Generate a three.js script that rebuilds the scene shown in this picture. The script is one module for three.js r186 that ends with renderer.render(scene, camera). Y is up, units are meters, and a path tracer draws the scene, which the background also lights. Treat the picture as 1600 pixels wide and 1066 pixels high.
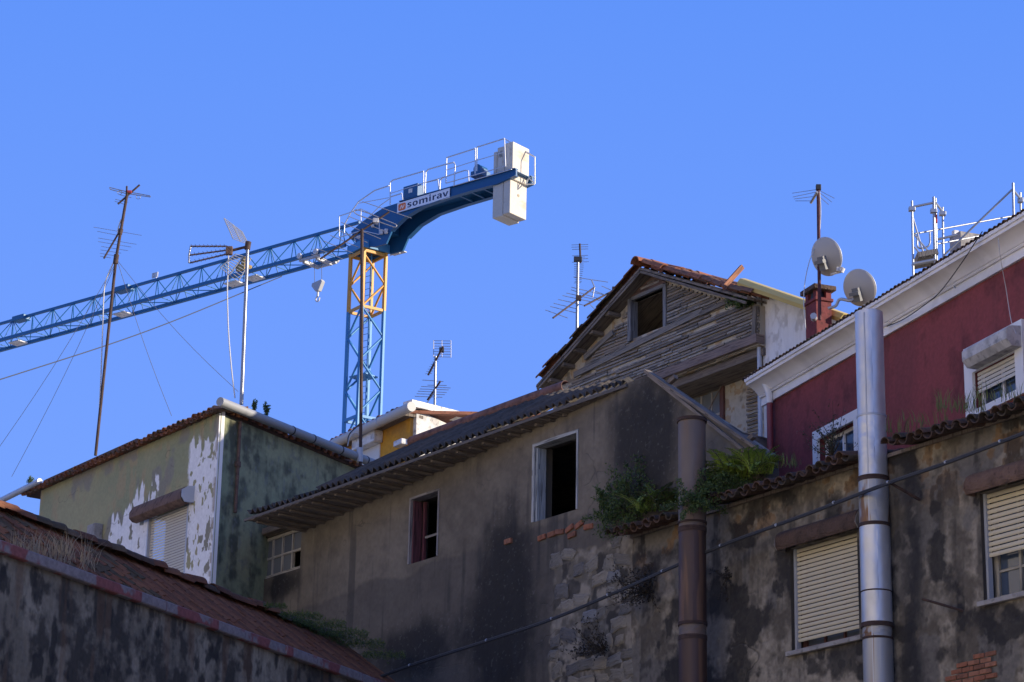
import * as THREE from 'three';
import { mergeGeometries, toCreasedNormals } from 'three/addons/utils/BufferGeometryUtils.js';
import { RoundedBoxGeometry } from 'three/addons/geometries/RoundedBoxGeometry.js';

// ---------------------------------------------------------------- camera, sky, sun, exposure
const V = (x, y, z) => new THREE.Vector3(x, y, z), R = (d) => (d * Math.PI) / 180;
const scene = new THREE.Scene();
const FOCAL = 3930, PW = 1600, PH = 1066;                       // lens in pixels of the 1600 x 1066 photograph
const camera = new THREE.PerspectiveCamera((2 * Math.atan(PH / 2 / FOCAL) * 180) / Math.PI, PW / PH, 0.5, 900);
camera.position.set(0, 1.6, 0);
camera.rotation.order = 'YXZ';
camera.rotation.set(R(18), 0, R(1.1));
camera.updateMatrixWorld(true);

const EXPOSURE = 1.4, sunHeading = 100, sunElevation = 16.5;
const sunDir = V(Math.sin(R(sunHeading)) * Math.cos(R(sunElevation)), Math.sin(R(sunElevation)), -Math.cos(R(sunHeading)) * Math.cos(R(sunElevation)));
{
  const W = 512, H = 256, data = new Float32Array(W * H * 4), d = V(0, 0, 0);
  const stops = [[-90, [0.30, 0.36, 0.50]], [0, [0.42, 0.52, 0.86]], [6, [0.27, 0.43, 0.98]], [11, [0.198, 0.385, 1.0]], [18, [0.165, 0.345, 1.0]], [26, [0.118, 0.298, 0.96]], [45, [0.075, 0.2, 0.68]], [90, [0.045, 0.12, 0.45]]];
  for (let j = 0; j < H; j++) for (let i = 0; i < W; i++) {
    const el = ((j + 0.5) / H - 0.5) * 180, az = ((i + 0.5) / W - 0.5) * 2 * Math.PI;
    let k = 0; while (k < stops.length - 2 && el > stops[k + 1][0]) k++;
    const t = Math.min(1, Math.max(0, (el - stops[k][0]) / (stops[k + 1][0] - stops[k][0])));
    d.set(Math.cos(az) * Math.cos(R(el)), Math.sin(R(el)), Math.sin(az) * Math.cos(R(el)));
    const g = Math.max(0, d.dot(sunDir)), a = 0.35 * Math.pow(g, 6) + 0.9 * Math.pow(g, 40), o = (j * W + i) * 4;
    for (let c = 0; c < 3; c++) data[o + c] = (stops[k][1][c] * (1 - t) + stops[k + 1][1][c] * t + a * [1, 0.93, 0.8][c]) / EXPOSURE;   // sky as exposed in the photograph
    data[o + 3] = 1;
  }
  const sky = new THREE.DataTexture(data, W, H, THREE.RGBAFormat, THREE.FloatType);
  sky.mapping = THREE.EquirectangularReflectionMapping; sky.magFilter = THREE.LinearFilter; sky.needsUpdate = true;
  scene.background = sky; scene.environment = sky;
}
const sun = new THREE.DirectionalLight(0xffffff, 5);
sun.color.setRGB(1, 0.87, 0.69);
sun.position.copy(sunDir).multiplyScalar(200).add(V(0, 0, -60)); sun.target.position.set(0, 0, -60);
sun.castShadow = true; sun.shadow.mapSize.set(4096, 4096);
Object.assign(sun.shadow.camera, { left: -90, right: 90, top: 90, bottom: -90, near: 1, far: 500 });
scene.add(sun, sun.target);

const renderer = new THREE.WebGLRenderer({ antialias: true });
renderer.toneMapping = THREE.LinearToneMapping;
renderer.toneMappingExposure = EXPOSURE;
renderer.shadowMap.enabled = true;

// ---------------------------------------------------------------- helpers
let seed = 7; const rnd = () => { seed = (seed * 1664525 + 1013904223) >>> 0; return seed / 4294967296; };
const rr = (a, b) => a + (b - a) * rnd(), pick = (a) => a[Math.floor(rnd() * a.length)];
const lerp = (a, b, t) => a + (b - a) * t, clamp = (x, a = 0, b = 1) => Math.min(b, Math.max(a, x)), sst = (a, b, x) => { const t = clamp((x - a) / (b - a)); return t * t * (3 - 2 * t); };
// a surveyor's sight: the direction in which a point of the photograph lies from where it was taken
const axes = [V(0, 0, 0), V(0, 0, 0), V(0, 0, 0)]; camera.matrixWorld.extractBasis(...axes);
const sight = (px, py) => axes[2].clone().multiplyScalar(-FOCAL).addScaledVector(axes[0], px - PW / 2).addScaledVector(axes[1], PH / 2 - py).normalize();
const at = (px, py, z) => { const d = sight(px, py); return camera.position.clone().addScaledVector(d, z / -d.z); };   // z: metres ahead of the camera
// a vertical plane (a house front): origin on the ground, x to the right along it, y up, z out of it
class Front {
  constructor(px, py, z, heading) {
    const p = at(px, py, z), s = heading < 0 ? -1 : 1;
    this.u = V(Math.sin(R(heading)), 0, -Math.cos(R(heading))).multiplyScalar(s);
    this.n = V(-this.u.z, 0, this.u.x); this.o = V(p.x, 0, p.z); this.turn = Math.atan2(-this.u.z, this.u.x);
  }
  pt(px, py, off = 0) {
    const d = sight(px, py), c = camera.position, t = (off + this.o.clone().sub(c).dot(this.n)) / d.dot(this.n);
    return this.local(c.clone().addScaledVector(d, t));
  }
  local(p) { const q = p.clone().sub(this.o); return V(q.dot(this.u), q.y, q.dot(this.n)); }
  x(px, py, off = 0) { return this.pt(px, py, off).x; }
  y(px, py, off = 0) { return this.pt(px, py, off).y; }
}
const used = {};
const numbered = (n) => { const k = used[n] = (used[n] ?? -1) + 1; return k ? `${n}_${String(k).padStart(3, '0')}` : n; };
function thing(name, label, category, front, group) {            // a Group at the thing's base
  const o = new THREE.Group(); o.name = numbered(name); o.userData = { label, category };
  if (group) o.userData.group = group;
  if (front instanceof Front) { o.position.copy(front.o); o.rotation.y = front.turn; } else if (front) o.position.copy(front);
  scene.add(o); return o;
}
function part(parent, name, geo, mat, label) {
  const m = new THREE.Mesh(geo, mat); m.name = name; m.castShadow = m.receiveShadow = true; if (label) m.userData.label = label;
  parent.add(m); return m;
}
const stuff = (m) => { m.userData.kind = 'stuff'; return m; };
const merge = (list) => mergeGeometries(list.map((g) => { const h = g.index ? g.toNonIndexed() : g; for (const k of Object.keys(h.attributes)) if (!['position', 'normal', 'uv'].includes(k)) h.deleteAttribute(k); return h; }));
// uv in metres, u along the longest side
function metric(g) {
  g.computeBoundingBox(); const s = g.boundingBox.getSize(V(0, 0, 0)).toArray(), L = s.indexOf(Math.max(...s)), p = g.attributes.position, n = g.attributes.normal, uv = new Float32Array(p.count * 2), j = rnd() * 3;
  for (let i = 0; i < p.count; i++) { const P = [p.getX(i), p.getY(i), p.getZ(i)], N = [n.getX(i), n.getY(i), n.getZ(i)].map(Math.abs), d = N.indexOf(Math.max(...N)), ax = [0, 1, 2].filter((a) => a !== d), u = ax.includes(L) ? L : ax[0], v = ax.find((a) => a !== u); uv[i * 2] = P[u] + j; uv[i * 2 + 1] = P[v] + j * 0.7; }
  g.setAttribute('uv', new THREE.BufferAttribute(uv, 2)); return g;
}
const box = (x0, x1, y0, y1, z0, z1) => metric(new THREE.BoxGeometry(x1 - x0, y1 - y0, z1 - z0)).translate((x0 + x1) / 2, (y0 + y1) / 2, (z0 + z1) / 2);
const rbox = (x0, x1, y0, y1, z0, z1, r = 0.01) => metric(new RoundedBoxGeometry(x1 - x0, y1 - y0, z1 - z0, 2, r)).translate((x0 + x1) / 2, (y0 + y1) / 2, (z0 + z1) / 2);
const UP = V(0, 1, 0);
function bar(a, b, r, r2 = r, n = 8) {                           // a round bar from a to b
  const d = b.clone().sub(a), g = new THREE.CylinderGeometry(r2, r, d.length(), n, 1), uv = g.attributes.uv;
  for (let i = 0; i < uv.count; i++) uv.setXY(i, uv.getY(i) * d.length(), uv.getX(i) * 6.28 * r);
  return g.applyQuaternion(new THREE.Quaternion().setFromUnitVectors(UP, d.clone().normalize())).translate((a.x + b.x) / 2, (a.y + b.y) / 2, (a.z + b.z) / 2);
}
function beam(a, b, w, h) {                                      // a squared bar from a to b, w across and h high
  const d = b.clone().sub(a), z = d.clone().normalize(), x = (Math.abs(z.y) > 0.99 ? V(1, 0, 0) : UP.clone()).cross(z).normalize(), y = z.clone().cross(x);
  const g = metric(new THREE.BoxGeometry(w, h, d.length()));
  return g.applyMatrix4(new THREE.Matrix4().makeBasis(x, y, z)).translate((a.x + b.x) / 2, (a.y + b.y) / 2, (a.z + b.z) / 2);
}
const poly = (pts, r, n = 6) => merge(pts.slice(1).map((p, i) => bar(pts[i], p, r, r, n)));
const curve = (pts, r, seg = 40, n = 6) => new THREE.TubeGeometry(new THREE.CatmullRomCurve3(pts), seg, r, n);
function slab(outline, holes, depth, bevel = 0) {                // an upright slab, front face at z = 0, going back by depth
  const s = new THREE.Shape(outline.map((p) => new THREE.Vector2(p[0], p[1])));
  for (const h of holes) s.holes.push(new THREE.Path(h.map((p) => new THREE.Vector2(p[0], p[1]))));
  return new THREE.ExtrudeGeometry(s, { depth: depth - 2 * bevel, bevelEnabled: bevel > 0, bevelSize: bevel, bevelThickness: bevel, bevelOffset: -bevel, bevelSegments: 2 }).translate(0, 0, -depth + bevel);
}
const rect = (x0, x1, y0, y1) => [[x0, y0], [x1, y0], [x1, y1], [x0, y1]];
// a sheet whose cross-section is the line pts (x, y), th thick, running along z from 0 to len; its far end may be narrower
function profile(pts, len, th, taper = 1) {
  const n = pts.length, nor = pts.map((p, i) => { const a = pts[Math.max(0, i - 1)], b = pts[Math.min(n - 1, i + 1)], l = Math.hypot(b[0] - a[0], b[1] - a[1]); return [-(b[1] - a[1]) / l, (b[0] - a[0]) / l]; });
  const P = (i, s, e) => { const k = e ? 1 : taper; return [(pts[i][0] + nor[i][0] * th * s / 2) * k, (pts[i][1] + nor[i][1] * th * s / 2) * k, e * len]; };
  const pos = [], quad = (a, b, c, d) => pos.push(...a, ...b, ...c, ...a, ...c, ...d);
  for (let i = 0; i < n - 1; i++) {
    quad(P(i, 1, 1), P(i + 1, 1, 1), P(i + 1, 1, 0), P(i, 1, 0)); quad(P(i, -1, 0), P(i + 1, -1, 0), P(i + 1, -1, 1), P(i, -1, 1));
    quad(P(i, -1, 1), P(i + 1, -1, 1), P(i + 1, 1, 1), P(i, 1, 1)); quad(P(i, 1, 0), P(i + 1, 1, 0), P(i + 1, -1, 0), P(i, -1, 0));
  }
  for (const i of [0, n - 1]) quad(P(i, 1, 0), P(i, -1, 0), P(i, -1, 1), P(i, 1, 1));
  const g = new THREE.BufferGeometry(); g.setAttribute('position', new THREE.Float32BufferAttribute(pos, 3));
  const uv = []; for (let i = 0; i < pos.length; i += 3) uv.push(pos[i] + pos[i + 1], pos[i + 2]);
  g.setAttribute('uv', new THREE.Float32BufferAttribute(uv, 2)); g.computeVertexNormals();
  return toCreasedNormals(g, 0.8);
}
const arc = (r, a0, a1, n) => Array.from({ length: n + 1 }, (_, i) => { const a = lerp(a0, a1, i / n); return [r * Math.sin(a), r * Math.cos(a)]; });

// ---------------------------------------------------------------- noise and computed textures
const hash = (x, y, s) => { let h = Math.imul(x, 374761393) ^ Math.imul(y, 668265263) ^ Math.imul(s, 2246822519); h = Math.imul(h ^ (h >>> 13), 1274126177); return ((h ^ (h >>> 16)) >>> 0) / 4294967296; };
function vn(x, y, s, per) {
  const xi = Math.floor(x), yi = Math.floor(y), fx = x - xi, fy = y - yi, u = fx * fx * (3 - 2 * fx), v = fy * fy * (3 - 2 * fy);
  let x0 = xi, x1 = xi + 1, y0 = yi, y1 = yi + 1;
  if (per) { x0 = ((x0 % per) + per) % per; x1 = ((x1 % per) + per) % per; y0 = ((y0 % per) + per) % per; y1 = ((y1 % per) + per) % per; }
  const a = hash(x0, y0, s), b = hash(x1, y0, s), c = hash(x0, y1, s), d = hash(x1, y1, s), p = a + (b - a) * u;
  return p + (c + (d - c) * u - p) * v;
}
function fbm(x, y, oct, s, per = 0) { let a = 0.5, t = 0, w = 0; for (let i = 0; i < oct; i++) { t += a * vn(x, y, s + i * 17, per); w += a; x *= 2; y *= 2; per *= 2; a *= 0.5; } return t / w; }
const enc = (c) => Math.round(255 * clamp(c <= 0.0031308 ? 12.92 * c : 1.055 * Math.pow(c, 1 / 2.4) - 0.055));
// colour map and height map over the rectangle u0..u1, v0..v1 (metres); fn gives [r, g, b, height 0..1], linear
function paint(u0, v0, u1, v1, w, h, fn, wrap) {
  const c = new Uint8Array(w * h * 4), b = new Uint8Array(w * h * 4);
  for (let j = 0; j < h; j++) for (let i = 0; i < w; i++) {
    const q = fn(lerp(u0, u1, (i + 0.5) / w), lerp(v0, v1, (j + 0.5) / h)), o = (j * w + i) * 4;
    for (let k = 0; k < 3; k++) { c[o + k] = enc(q[k]); b[o + k] = Math.round(255 * clamp(q[3])); }
    c[o + 3] = b[o + 3] = 255;
  }
  return [c, b].map((d, k) => {
    const t = new THREE.DataTexture(d, w, h); if (!k) t.colorSpace = THREE.SRGBColorSpace;
    t.magFilter = t.minFilter = THREE.LinearFilter; t.wrapS = t.wrapT = wrap ? THREE.RepeatWrapping : THREE.ClampToEdgeWrapping;
    t.repeat.set(1 / (u1 - u0), 1 / (v1 - v0)); t.offset.set(-u0 / (u1 - u0), -v0 / (v1 - v0)); t.needsUpdate = true; return t;
  });
}
const mixc = (a, b, t) => [lerp(a[0], b[0], t), lerp(a[1], b[1], t), lerp(a[2], b[2], t)], mul = (a, k) => [a[0] * k, a[1] * k, a[2] * k];
const painted = (maps, bump = 0.01, rough = 0.92) => new THREE.MeshStandardMaterial({ map: maps[0], bumpMap: maps[1], bumpScale: bump, roughness: rough });
// repeating grain, 1 m across: mottled (clay, cement, rust), streaked along y (wood) or along x (brushed metal)
const grain = paint(0, 0, 1, 1, 512, 512, (u, v) => { const k = 0.45 + 0.8 * fbm(u * 8, v * 8, 5, 3, 8) - 0.25 * sst(0.6, 0.75, fbm(u * 16, v * 16, 3, 9, 16)); return [k, k, k, fbm(u * 32, v * 32, 3, 5, 32)]; }, true);
const woodGrain = paint(0, 0, 1, 1, 256, 512, (u, v) => { const k = 0.4 + 0.85 * fbm(u * 4, v * 64, 4, 21, 64) - 0.3 * sst(0.62, 0.7, fbm(u * 3, v * 40, 2, 29, 40)); return [k, k, k, fbm(u * 4, v * 64, 4, 21, 64)]; }, true);
const M = {};
const mat = (rgb, o = {}) => { const m = new THREE.MeshStandardMaterial({ roughness: 0.85, ...o }); m.color.setRGB(...rgb); return m; };
const gm = (rgb, o = {}) => mat(rgb, { map: grain[0], bumpMap: grain[1], bumpScale: 0.004, ...o });
const wm = (rgb, o = {}) => mat(rgb, { map: woodGrain[0], bumpMap: woodGrain[1], bumpScale: 0.004, ...o });
M.clay = [[0.30, 0.115, 0.06], [0.24, 0.10, 0.06], [0.20, 0.10, 0.065], [0.36, 0.15, 0.075], [0.17, 0.11, 0.075]].map((c) => gm(c, { roughness: 0.95 }));
M.mossClay = [[0.19, 0.072, 0.034], [0.14, 0.058, 0.03], [0.095, 0.052, 0.03], [0.22, 0.09, 0.04], [0.085, 0.06, 0.032], [0.14, 0.09, 0.05]].map((c) => gm(c, { roughness: 0.97 }));
M.darkClay = [[0.10, 0.06, 0.042], [0.075, 0.05, 0.038], [0.13, 0.075, 0.05], [0.085, 0.065, 0.045]].map((c) => gm(c, { roughness: 0.97 }));
M.sheet = [[0.085, 0.076, 0.066], [0.065, 0.057, 0.049], [0.10, 0.082, 0.066]].map((c) => gm(c, { roughness: 0.97, bumpScale: 0.01 }));
M.wood = [[0.32, 0.29, 0.25], [0.25, 0.225, 0.192], [0.39, 0.355, 0.3], [0.19, 0.168, 0.142], [0.3, 0.25, 0.197]].map((c) => wm(c, { roughness: 0.9 }));
M.darkWood = wm([0.22, 0.178, 0.14], { roughness: 0.9 });
M.oldWood = wm([0.23, 0.19, 0.152], { roughness: 0.92 });   // old roof timber
M.redWood = wm([0.16, 0.07, 0.055], { roughness: 0.85 });
M.rust = gm([0.17, 0.105, 0.078], { roughness: 0.95, bumpScale: 0.015 });
M.rustDark = gm([0.105, 0.066, 0.05], { roughness: 0.95, bumpScale: 0.02 });
M.cement = gm([0.34, 0.32, 0.30]);
M.concreteDark = gm([0.24, 0.22, 0.195]);
M.white = gm([0.78, 0.77, 0.74], { roughness: 0.7 });
M.trim = mat([0.82, 0.82, 0.81], { roughness: 0.75 });
M.pvc = mat([0.29, 0.3, 0.31], { roughness: 0.45 });
M.zinc = mat([0.46, 0.48, 0.51], { roughness: 0.5, metalness: 0.3 });
M.glass = new THREE.MeshPhysicalMaterial({ color: 0xffffff, roughness: 0.04, transmission: 1, thickness: 0, ior: 1.5 });
M.dirtyGlass = mat([0.10, 0.11, 0.12], { roughness: 0.12 });
M.slat = mat([0.60, 0.53, 0.37], { roughness: 0.6 });
M.slatWhite = mat([0.68, 0.66, 0.6], { roughness: 0.6 });
M.galv = mat([0.58, 0.61, 0.65], { roughness: 0.34, metalness: 0.85 });
M.steel = mat([0.3, 0.3, 0.3], { roughness: 0.4, metalness: 0.8 });
M.alu = mat([0.42, 0.42, 0.42], { roughness: 0.4, metalness: 0.7 });
M.black = mat([0.025, 0.025, 0.028], { roughness: 0.6 });
M.iron = gm([0.075, 0.045, 0.035], { roughness: 0.85 });
M.cable = mat([0.045, 0.047, 0.05], { roughness: 0.65 });
M.coax = mat([0.55, 0.55, 0.54], { roughness: 0.5 });
M.brick = [[0.30, 0.115, 0.06], [0.24, 0.10, 0.055], [0.34, 0.15, 0.085]].map((c) => gm(c));
M.stone = [[0.25, 0.225, 0.18], [0.19, 0.174, 0.147], [0.30, 0.265, 0.205], [0.15, 0.14, 0.128], [0.23, 0.232, 0.235]].map((c) => gm(c, { bumpScale: 0.012 }));
M.room = gm([0.2, 0.17, 0.14], { roughness: 1 });
M.cream = gm([0.62, 0.55, 0.44]);

// closes a house behind its front: side walls, back wall and floors, so that rooms behind openings are real, dark rooms
function shell(o, x0, x1, y1, depth, m = M.concreteDark, floors = [3, 6, 9, 12]) {
  part(o, 'side_wall', box(x0, x0 + 0.25, 0, y1, -depth, -0.36), m); part(o, 'side_wall', box(x1 - 0.25, x1, 0, y1, -depth, -0.36), m);
  part(o, 'back_wall', box(x0, x1, 0, y1, -depth - 0.25, -depth - 0.002), m);
  for (const f of floors) if (f < y1 - 1) part(o, 'floor_slab', box(x0 + 0.26, x1 - 0.26, f, f + 0.2, -depth + 0.01, -0.365), M.room);
}
const tileGeo = profile(arc(0.085, -1.45, 1.45, 8), 0.42, 0.016, 0.82), panGeo = profile(arc(0.085, -1.35, 1.35, 7), 0.42, 0.016, 0.9).rotateZ(Math.PI);
// barrel tiles: one column of covers and pans; put(x, y, z) is the low end on the eave
function tile(o, name, geo, mats, x, y, z, pitch, turn = 0) {
  const m = part(o, name, geo, pick(mats)); m.position.set(x, y, z); m.rotation.set(pitch + rr(-0.05, 0.05), turn + rr(-0.05, 0.05), rr(-0.05, 0.05), 'YXZ'); return m;
}
const alongX = (g) => g.applyMatrix4(new THREE.Matrix4().makeBasis(V(0, 1, 0), V(0, 0, 1), V(1, 0, 0)));   // a profile laid along x, its y outwards
// a roller shutter made of curved slats
function shutter(o, x0, x1, y0, y1, z, pitch, m) {
  const g = alongX(profile(arc(pitch * 0.62, -0.64, 0.64, 4).map((p) => [p[0], p[1] - pitch * 0.52]), x1 - x0, 0.008)).translate(-(x1 - x0) / 2, 0, 0);
  for (let y = y1 - pitch / 2; y > y0; y -= pitch) { const s = part(o, 'shutter_slat', g, m); s.position.set((x0 + x1) / 2, y, z); s.rotation.z = rr(-0.002, 0.002); }
}

// ---------------------------------------------------------------- the ground
{
  const g = part(scene, 'ground', new THREE.PlaneGeometry(600, 600).rotateX(-Math.PI / 2), gm([0.42, 0.39, 0.35]));
  g.userData.kind = 'structure';
}

// ---------------------------------------------------------------- the lower house: stained stone wall, two shuttered windows, tiled eave
const L = new Front(1340, 830, 34, -33.2), RED = new Front(1600, 388, 34, -21);
const inFrontOfRed = (x, z) => L.o.clone().addScaledVector(L.u, x).addScaledVector(L.n, z).sub(RED.o).dot(RED.n) > 0.1;
{
  const o = thing('stone_house', 'stained old stone house with two beige roller shutters and a mossy tiled eave', 'house', L);
  const xl = L.x(988, 860), xr = L.x(1600, 800) + 4.2, top = L.y(1450, 690);
  const A = { x0: L.x(1236, 930), x1: L.x(1341, 910), y0: L.y(1290, 1006), y1: L.y(1286, 843) };
  const B = { x0: L.x(1534, 850), y0: L.y(1537, 940), y1: L.y(1531, 771) }; B.x1 = B.x0 + 1.45;
  const q1 = L.pt(1150, 815), q2 = L.pt(1420, 900), q3 = L.pt(1390, 700), q4 = L.pt(1500, 1045), q5 = L.pt(1440, 1010), q6 = L.pt(1130, 960);
  const maps = paint(xl, 5, L.x(1600, 800) + 1, top + 0.1, 1152, 768, (u, v) => {
    const n1 = fbm(u * 1.3, v * 1.1, 5, 41), n2 = fbm(u * 6, v * 6, 4, 47), n3 = fbm(u * 22, v * 22, 3, 53), st = fbm(u * 5, v * 0.7, 4, 59);
    let c = mixc([0.11, 0.092, 0.066], [0.33, 0.285, 0.21], sst(0.35, 0.62, n1 * 0.5 + n2 * 0.5));
    let h = 0.45 + 0.3 * n2 + 0.25 * n3;
    const patch = sst(0.5, 0.56, fbm(u * 1.6 + 7, v * 1.4, 4, 61));                       // smoother grey render left on the stone
    c = mixc(c, [0.155, 0.14, 0.118], patch * 0.85); h = lerp(h, 0.72 + 0.1 * n3, patch);
    const och = sst(0.5, 0.62, n2) * sst(top - 1.25, top - 0.35, v) * sst(0.42, 0.5, n1 + 0.06);   // ochre earth showing below the eave
    c = mixc(c, [0.20, 0.115, 0.048], och * 0.8);
    const wet = 0.75 * sst(0.5, 0.66, 0.55 * st + 0.45 * n2) + 0.9 * sst(0.5, 0.64, fbm(u * 1.9, v * 2.2, 6, 67));   // black growth in runs and patches
    c = mixc(c, [0.015, 0.0135, 0.0125], clamp(wet) * 0.9);
    const darkColumn = Math.exp(-Math.pow((u - q2.x - 0.05 + 0.3 * (n1 - 0.5)) / 0.3, 2)) * sst(0.3, 0.55, n2 + 0.12);   // dark upright column beside the flue, broken up
    c = mixc(c, [0.018, 0.018, 0.02], 0.85 * darkColumn);
    const crack = 1 - sst(0, 0.012, Math.abs(fbm(u * 1.1 + 3, v * 1.1, 4, 71) - 0.5)); const ck = crack * sst(0.5, 0.6, n1); c = mixc(c, [0.03, 0.027, 0.024], ck * 0.5); h -= ck * 0.3;
    c = mul(c, 0.75 + 0.5 * n3); return [...c, h];
  });
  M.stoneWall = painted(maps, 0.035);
  const ragged = Array.from({ length: 30 }, (_, i) => [xl + 0.1 * (fbm(i * 0.9, 2, 3, 77) - 0.5) + (i % 3) * 0.012, lerp(top - 0.02, 5, i / 29)]);
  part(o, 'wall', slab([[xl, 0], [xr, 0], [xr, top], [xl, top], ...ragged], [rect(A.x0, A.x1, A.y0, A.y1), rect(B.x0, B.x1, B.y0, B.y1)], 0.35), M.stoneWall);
  shell(o, xl, xr, top - 0.1, 1.25, M.concreteDark, [3, 6, 8]);
  for (const [w, n, drop] of [[A, 0.065, 0.93], [B, 0.072, 0.6]]) {
    const H = w.y1 - w.y0;
    shutter(o, w.x0 + 0.04, w.x1 - 0.04, w.y1 - H * drop, w.y1, -0.1, n, M.slat);
    for (const x of [w.x0 + 0.02, w.x1 - 0.02]) part(o, 'guide_rail', box(x - 0.02, x + 0.02, w.y0, w.y1 - 0.005, -0.14, -0.06), M.zinc);
    part(o, 'sill', rbox(w.x0 - 0.08, w.x1 + 0.08, w.y0 - 0.07, w.y0 - 0.002, -0.2, 0.06), M.cement);
    // sash behind the shutter
    const f = part(o, 'window_frame', merge([box(w.x0 + 0.002, w.x0 + 0.09, w.y0 + 0.002, w.y1 - 0.002, -0.26, -0.2), box(w.x1 - 0.09, w.x1 - 0.002, w.y0 + 0.002, w.y1 - 0.002, -0.26, -0.2), box(w.x0 + 0.091, w.x1 - 0.091, w.y0 + 0.002, w.y0 + 0.08, -0.26, -0.2), ...[0.33, 0.62].map((t) => box(lerp(w.x0, w.x1, t) - 0.02, lerp(w.x0, w.x1, t) + 0.02, w.y0 + 0.081, w.y1 - 0.01, -0.255, -0.205)), box(w.x0 + 0.092, w.x1 - 0.092, w.y0 + H * 0.27, w.y0 + H * 0.27 + 0.035, -0.25, -0.21)]), w === A ? M.redWood : wm([0.40, 0.36, 0.28]));
    for (let i = 0; i < 3; i++) part(f, 'pane', box(lerp(w.x0, w.x1, [0.07, 0.35, 0.64][i]), lerp(w.x0, w.x1, [0.31, 0.6, 0.93][i]), w.y0 + 0.09, w.y1 - 0.02, -0.235, -0.229), w === A ? M.dirtyGlass : mat([0.055, 0.075, 0.11], { roughness: 0.08 }));
  }
  // rusty hoods over the shutters
  for (const [px0, py0, px1, py1, w, m] of [[1217, 846, 1342, 812, A, M.rustDark], [1513, 752, 1640, 715, B, M.rust]]) {
    const x0 = L.x(px0, py0, 0.12), x1 = w === A ? L.x(px1, py1, 0.12) : w.x1 + 0.1, y = w.y1 + 0.0;
    const hood = part(o, 'shutter_hood', alongX(profile([[0.25, 0.0], [0.235, 0.08], [0.19, 0.15], [0.14, 0.172], [0.02, 0.168], [-0.02, 0.14]], x1 - x0, 0.035)).translate(x0, y, 0.0), m);
    for (const x of [x0, x1]) part(hood, 'end_cap', slab([[0, -0.03], [0.15, -0.03], [0.2, 0.05], [0.18, 0.14], [0.13, 0.22], [0.0, 0.29]], [], 0.02).rotateY(-Math.PI / 2).translate(x === x0 ? x - 0.021 : x + 0.001, y, 0.0), w === A ? M.concreteDark : m);
  }
  // eave of barrel tiles, in two rows, broken where the flues pass
  const e0 = L.x(1600, 632, 0.32), ey = L.y(1500, 655, 0.32), pitch = R(13);
  const gap = [[L.x(1341, 690, 0.3), L.x(1386, 690, 0.3)], [L.x(1058, 780, 0.3), L.x(1106, 780, 0.3)]];
  const back = [];
  for (let x = xl - 0.05, i = 0; x < xr; x += 0.115, i++) {
    if (gap.some(([a, b]) => x > a - 0.04 && x < b + 0.04)) continue;
    const cover = i % 2 === 0, sag = 0.03 * Math.sin(x * 1.7) + rr(-0.015, 0.015);
    if (x < e0 + 0.6) for (let r = 0; r < 2; r++) tile(o, cover ? 'roof_tile' : 'pan_tile', cover ? tileGeo : panGeo, M.darkClay, x, ey + sag + (cover ? 0.02 : 0.055) + r * 0.09, 0.0 - r * 0.34 + (r ? 0 : rr(-0.04, 0.04)), pitch);
    for (let r = x < e0 + 0.6 ? 2 : 0; r < 9; r++) if (inFrontOfRed(x, -r * 0.36)) back.push((cover ? tileGeo : panGeo).clone().rotateX(pitch).translate(x, ey + (cover ? 0.02 : 0.055) + r * 0.085, -r * 0.36));
  }
  stuff(part(o, 'roof_tiles', merge(back), M.darkClay[0]));
  part(o, 'roof_deck', slab([[-1.4, ey + 0.12], [0.05, ey - 0.1], [0.05, ey - 0.05], [-1.4, ey + 0.18]], [], xr - xl).rotateY(-Math.PI / 2).translate(xl, 0, 0), M.darkWood);
  // bricks where the render has fallen
  const bx = L.x(1478, 1048), by = L.y(1500, 1064);
  for (let r = 0; r < 6; r++) for (let i = 0; i < 4; i++) {
    if ((r > 3 && i < 1) || (r > 4 && i < 2) || (r === 0 && i > 2)) continue;
    const b = part(o, 'brick', rbox(0, 0.2, 0, 0.06, -0.06, rr(0.006, 0.025), 0.008), pick(M.brick)); b.position.set(bx + i * 0.215 + (r % 2) * 0.1, by - 0.12 + r * 0.072, 0); b.rotation.z = rr(-0.03, 0.03);
  }
  // an iron bar left in the wall
  const i0 = L.pt(1508, 956, 0), i1 = L.pt(1441, 936, 0.35);
  part(o, 'iron_bar', bar(i0.setZ(-0.05), i1, 0.018), M.iron);
}

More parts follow.
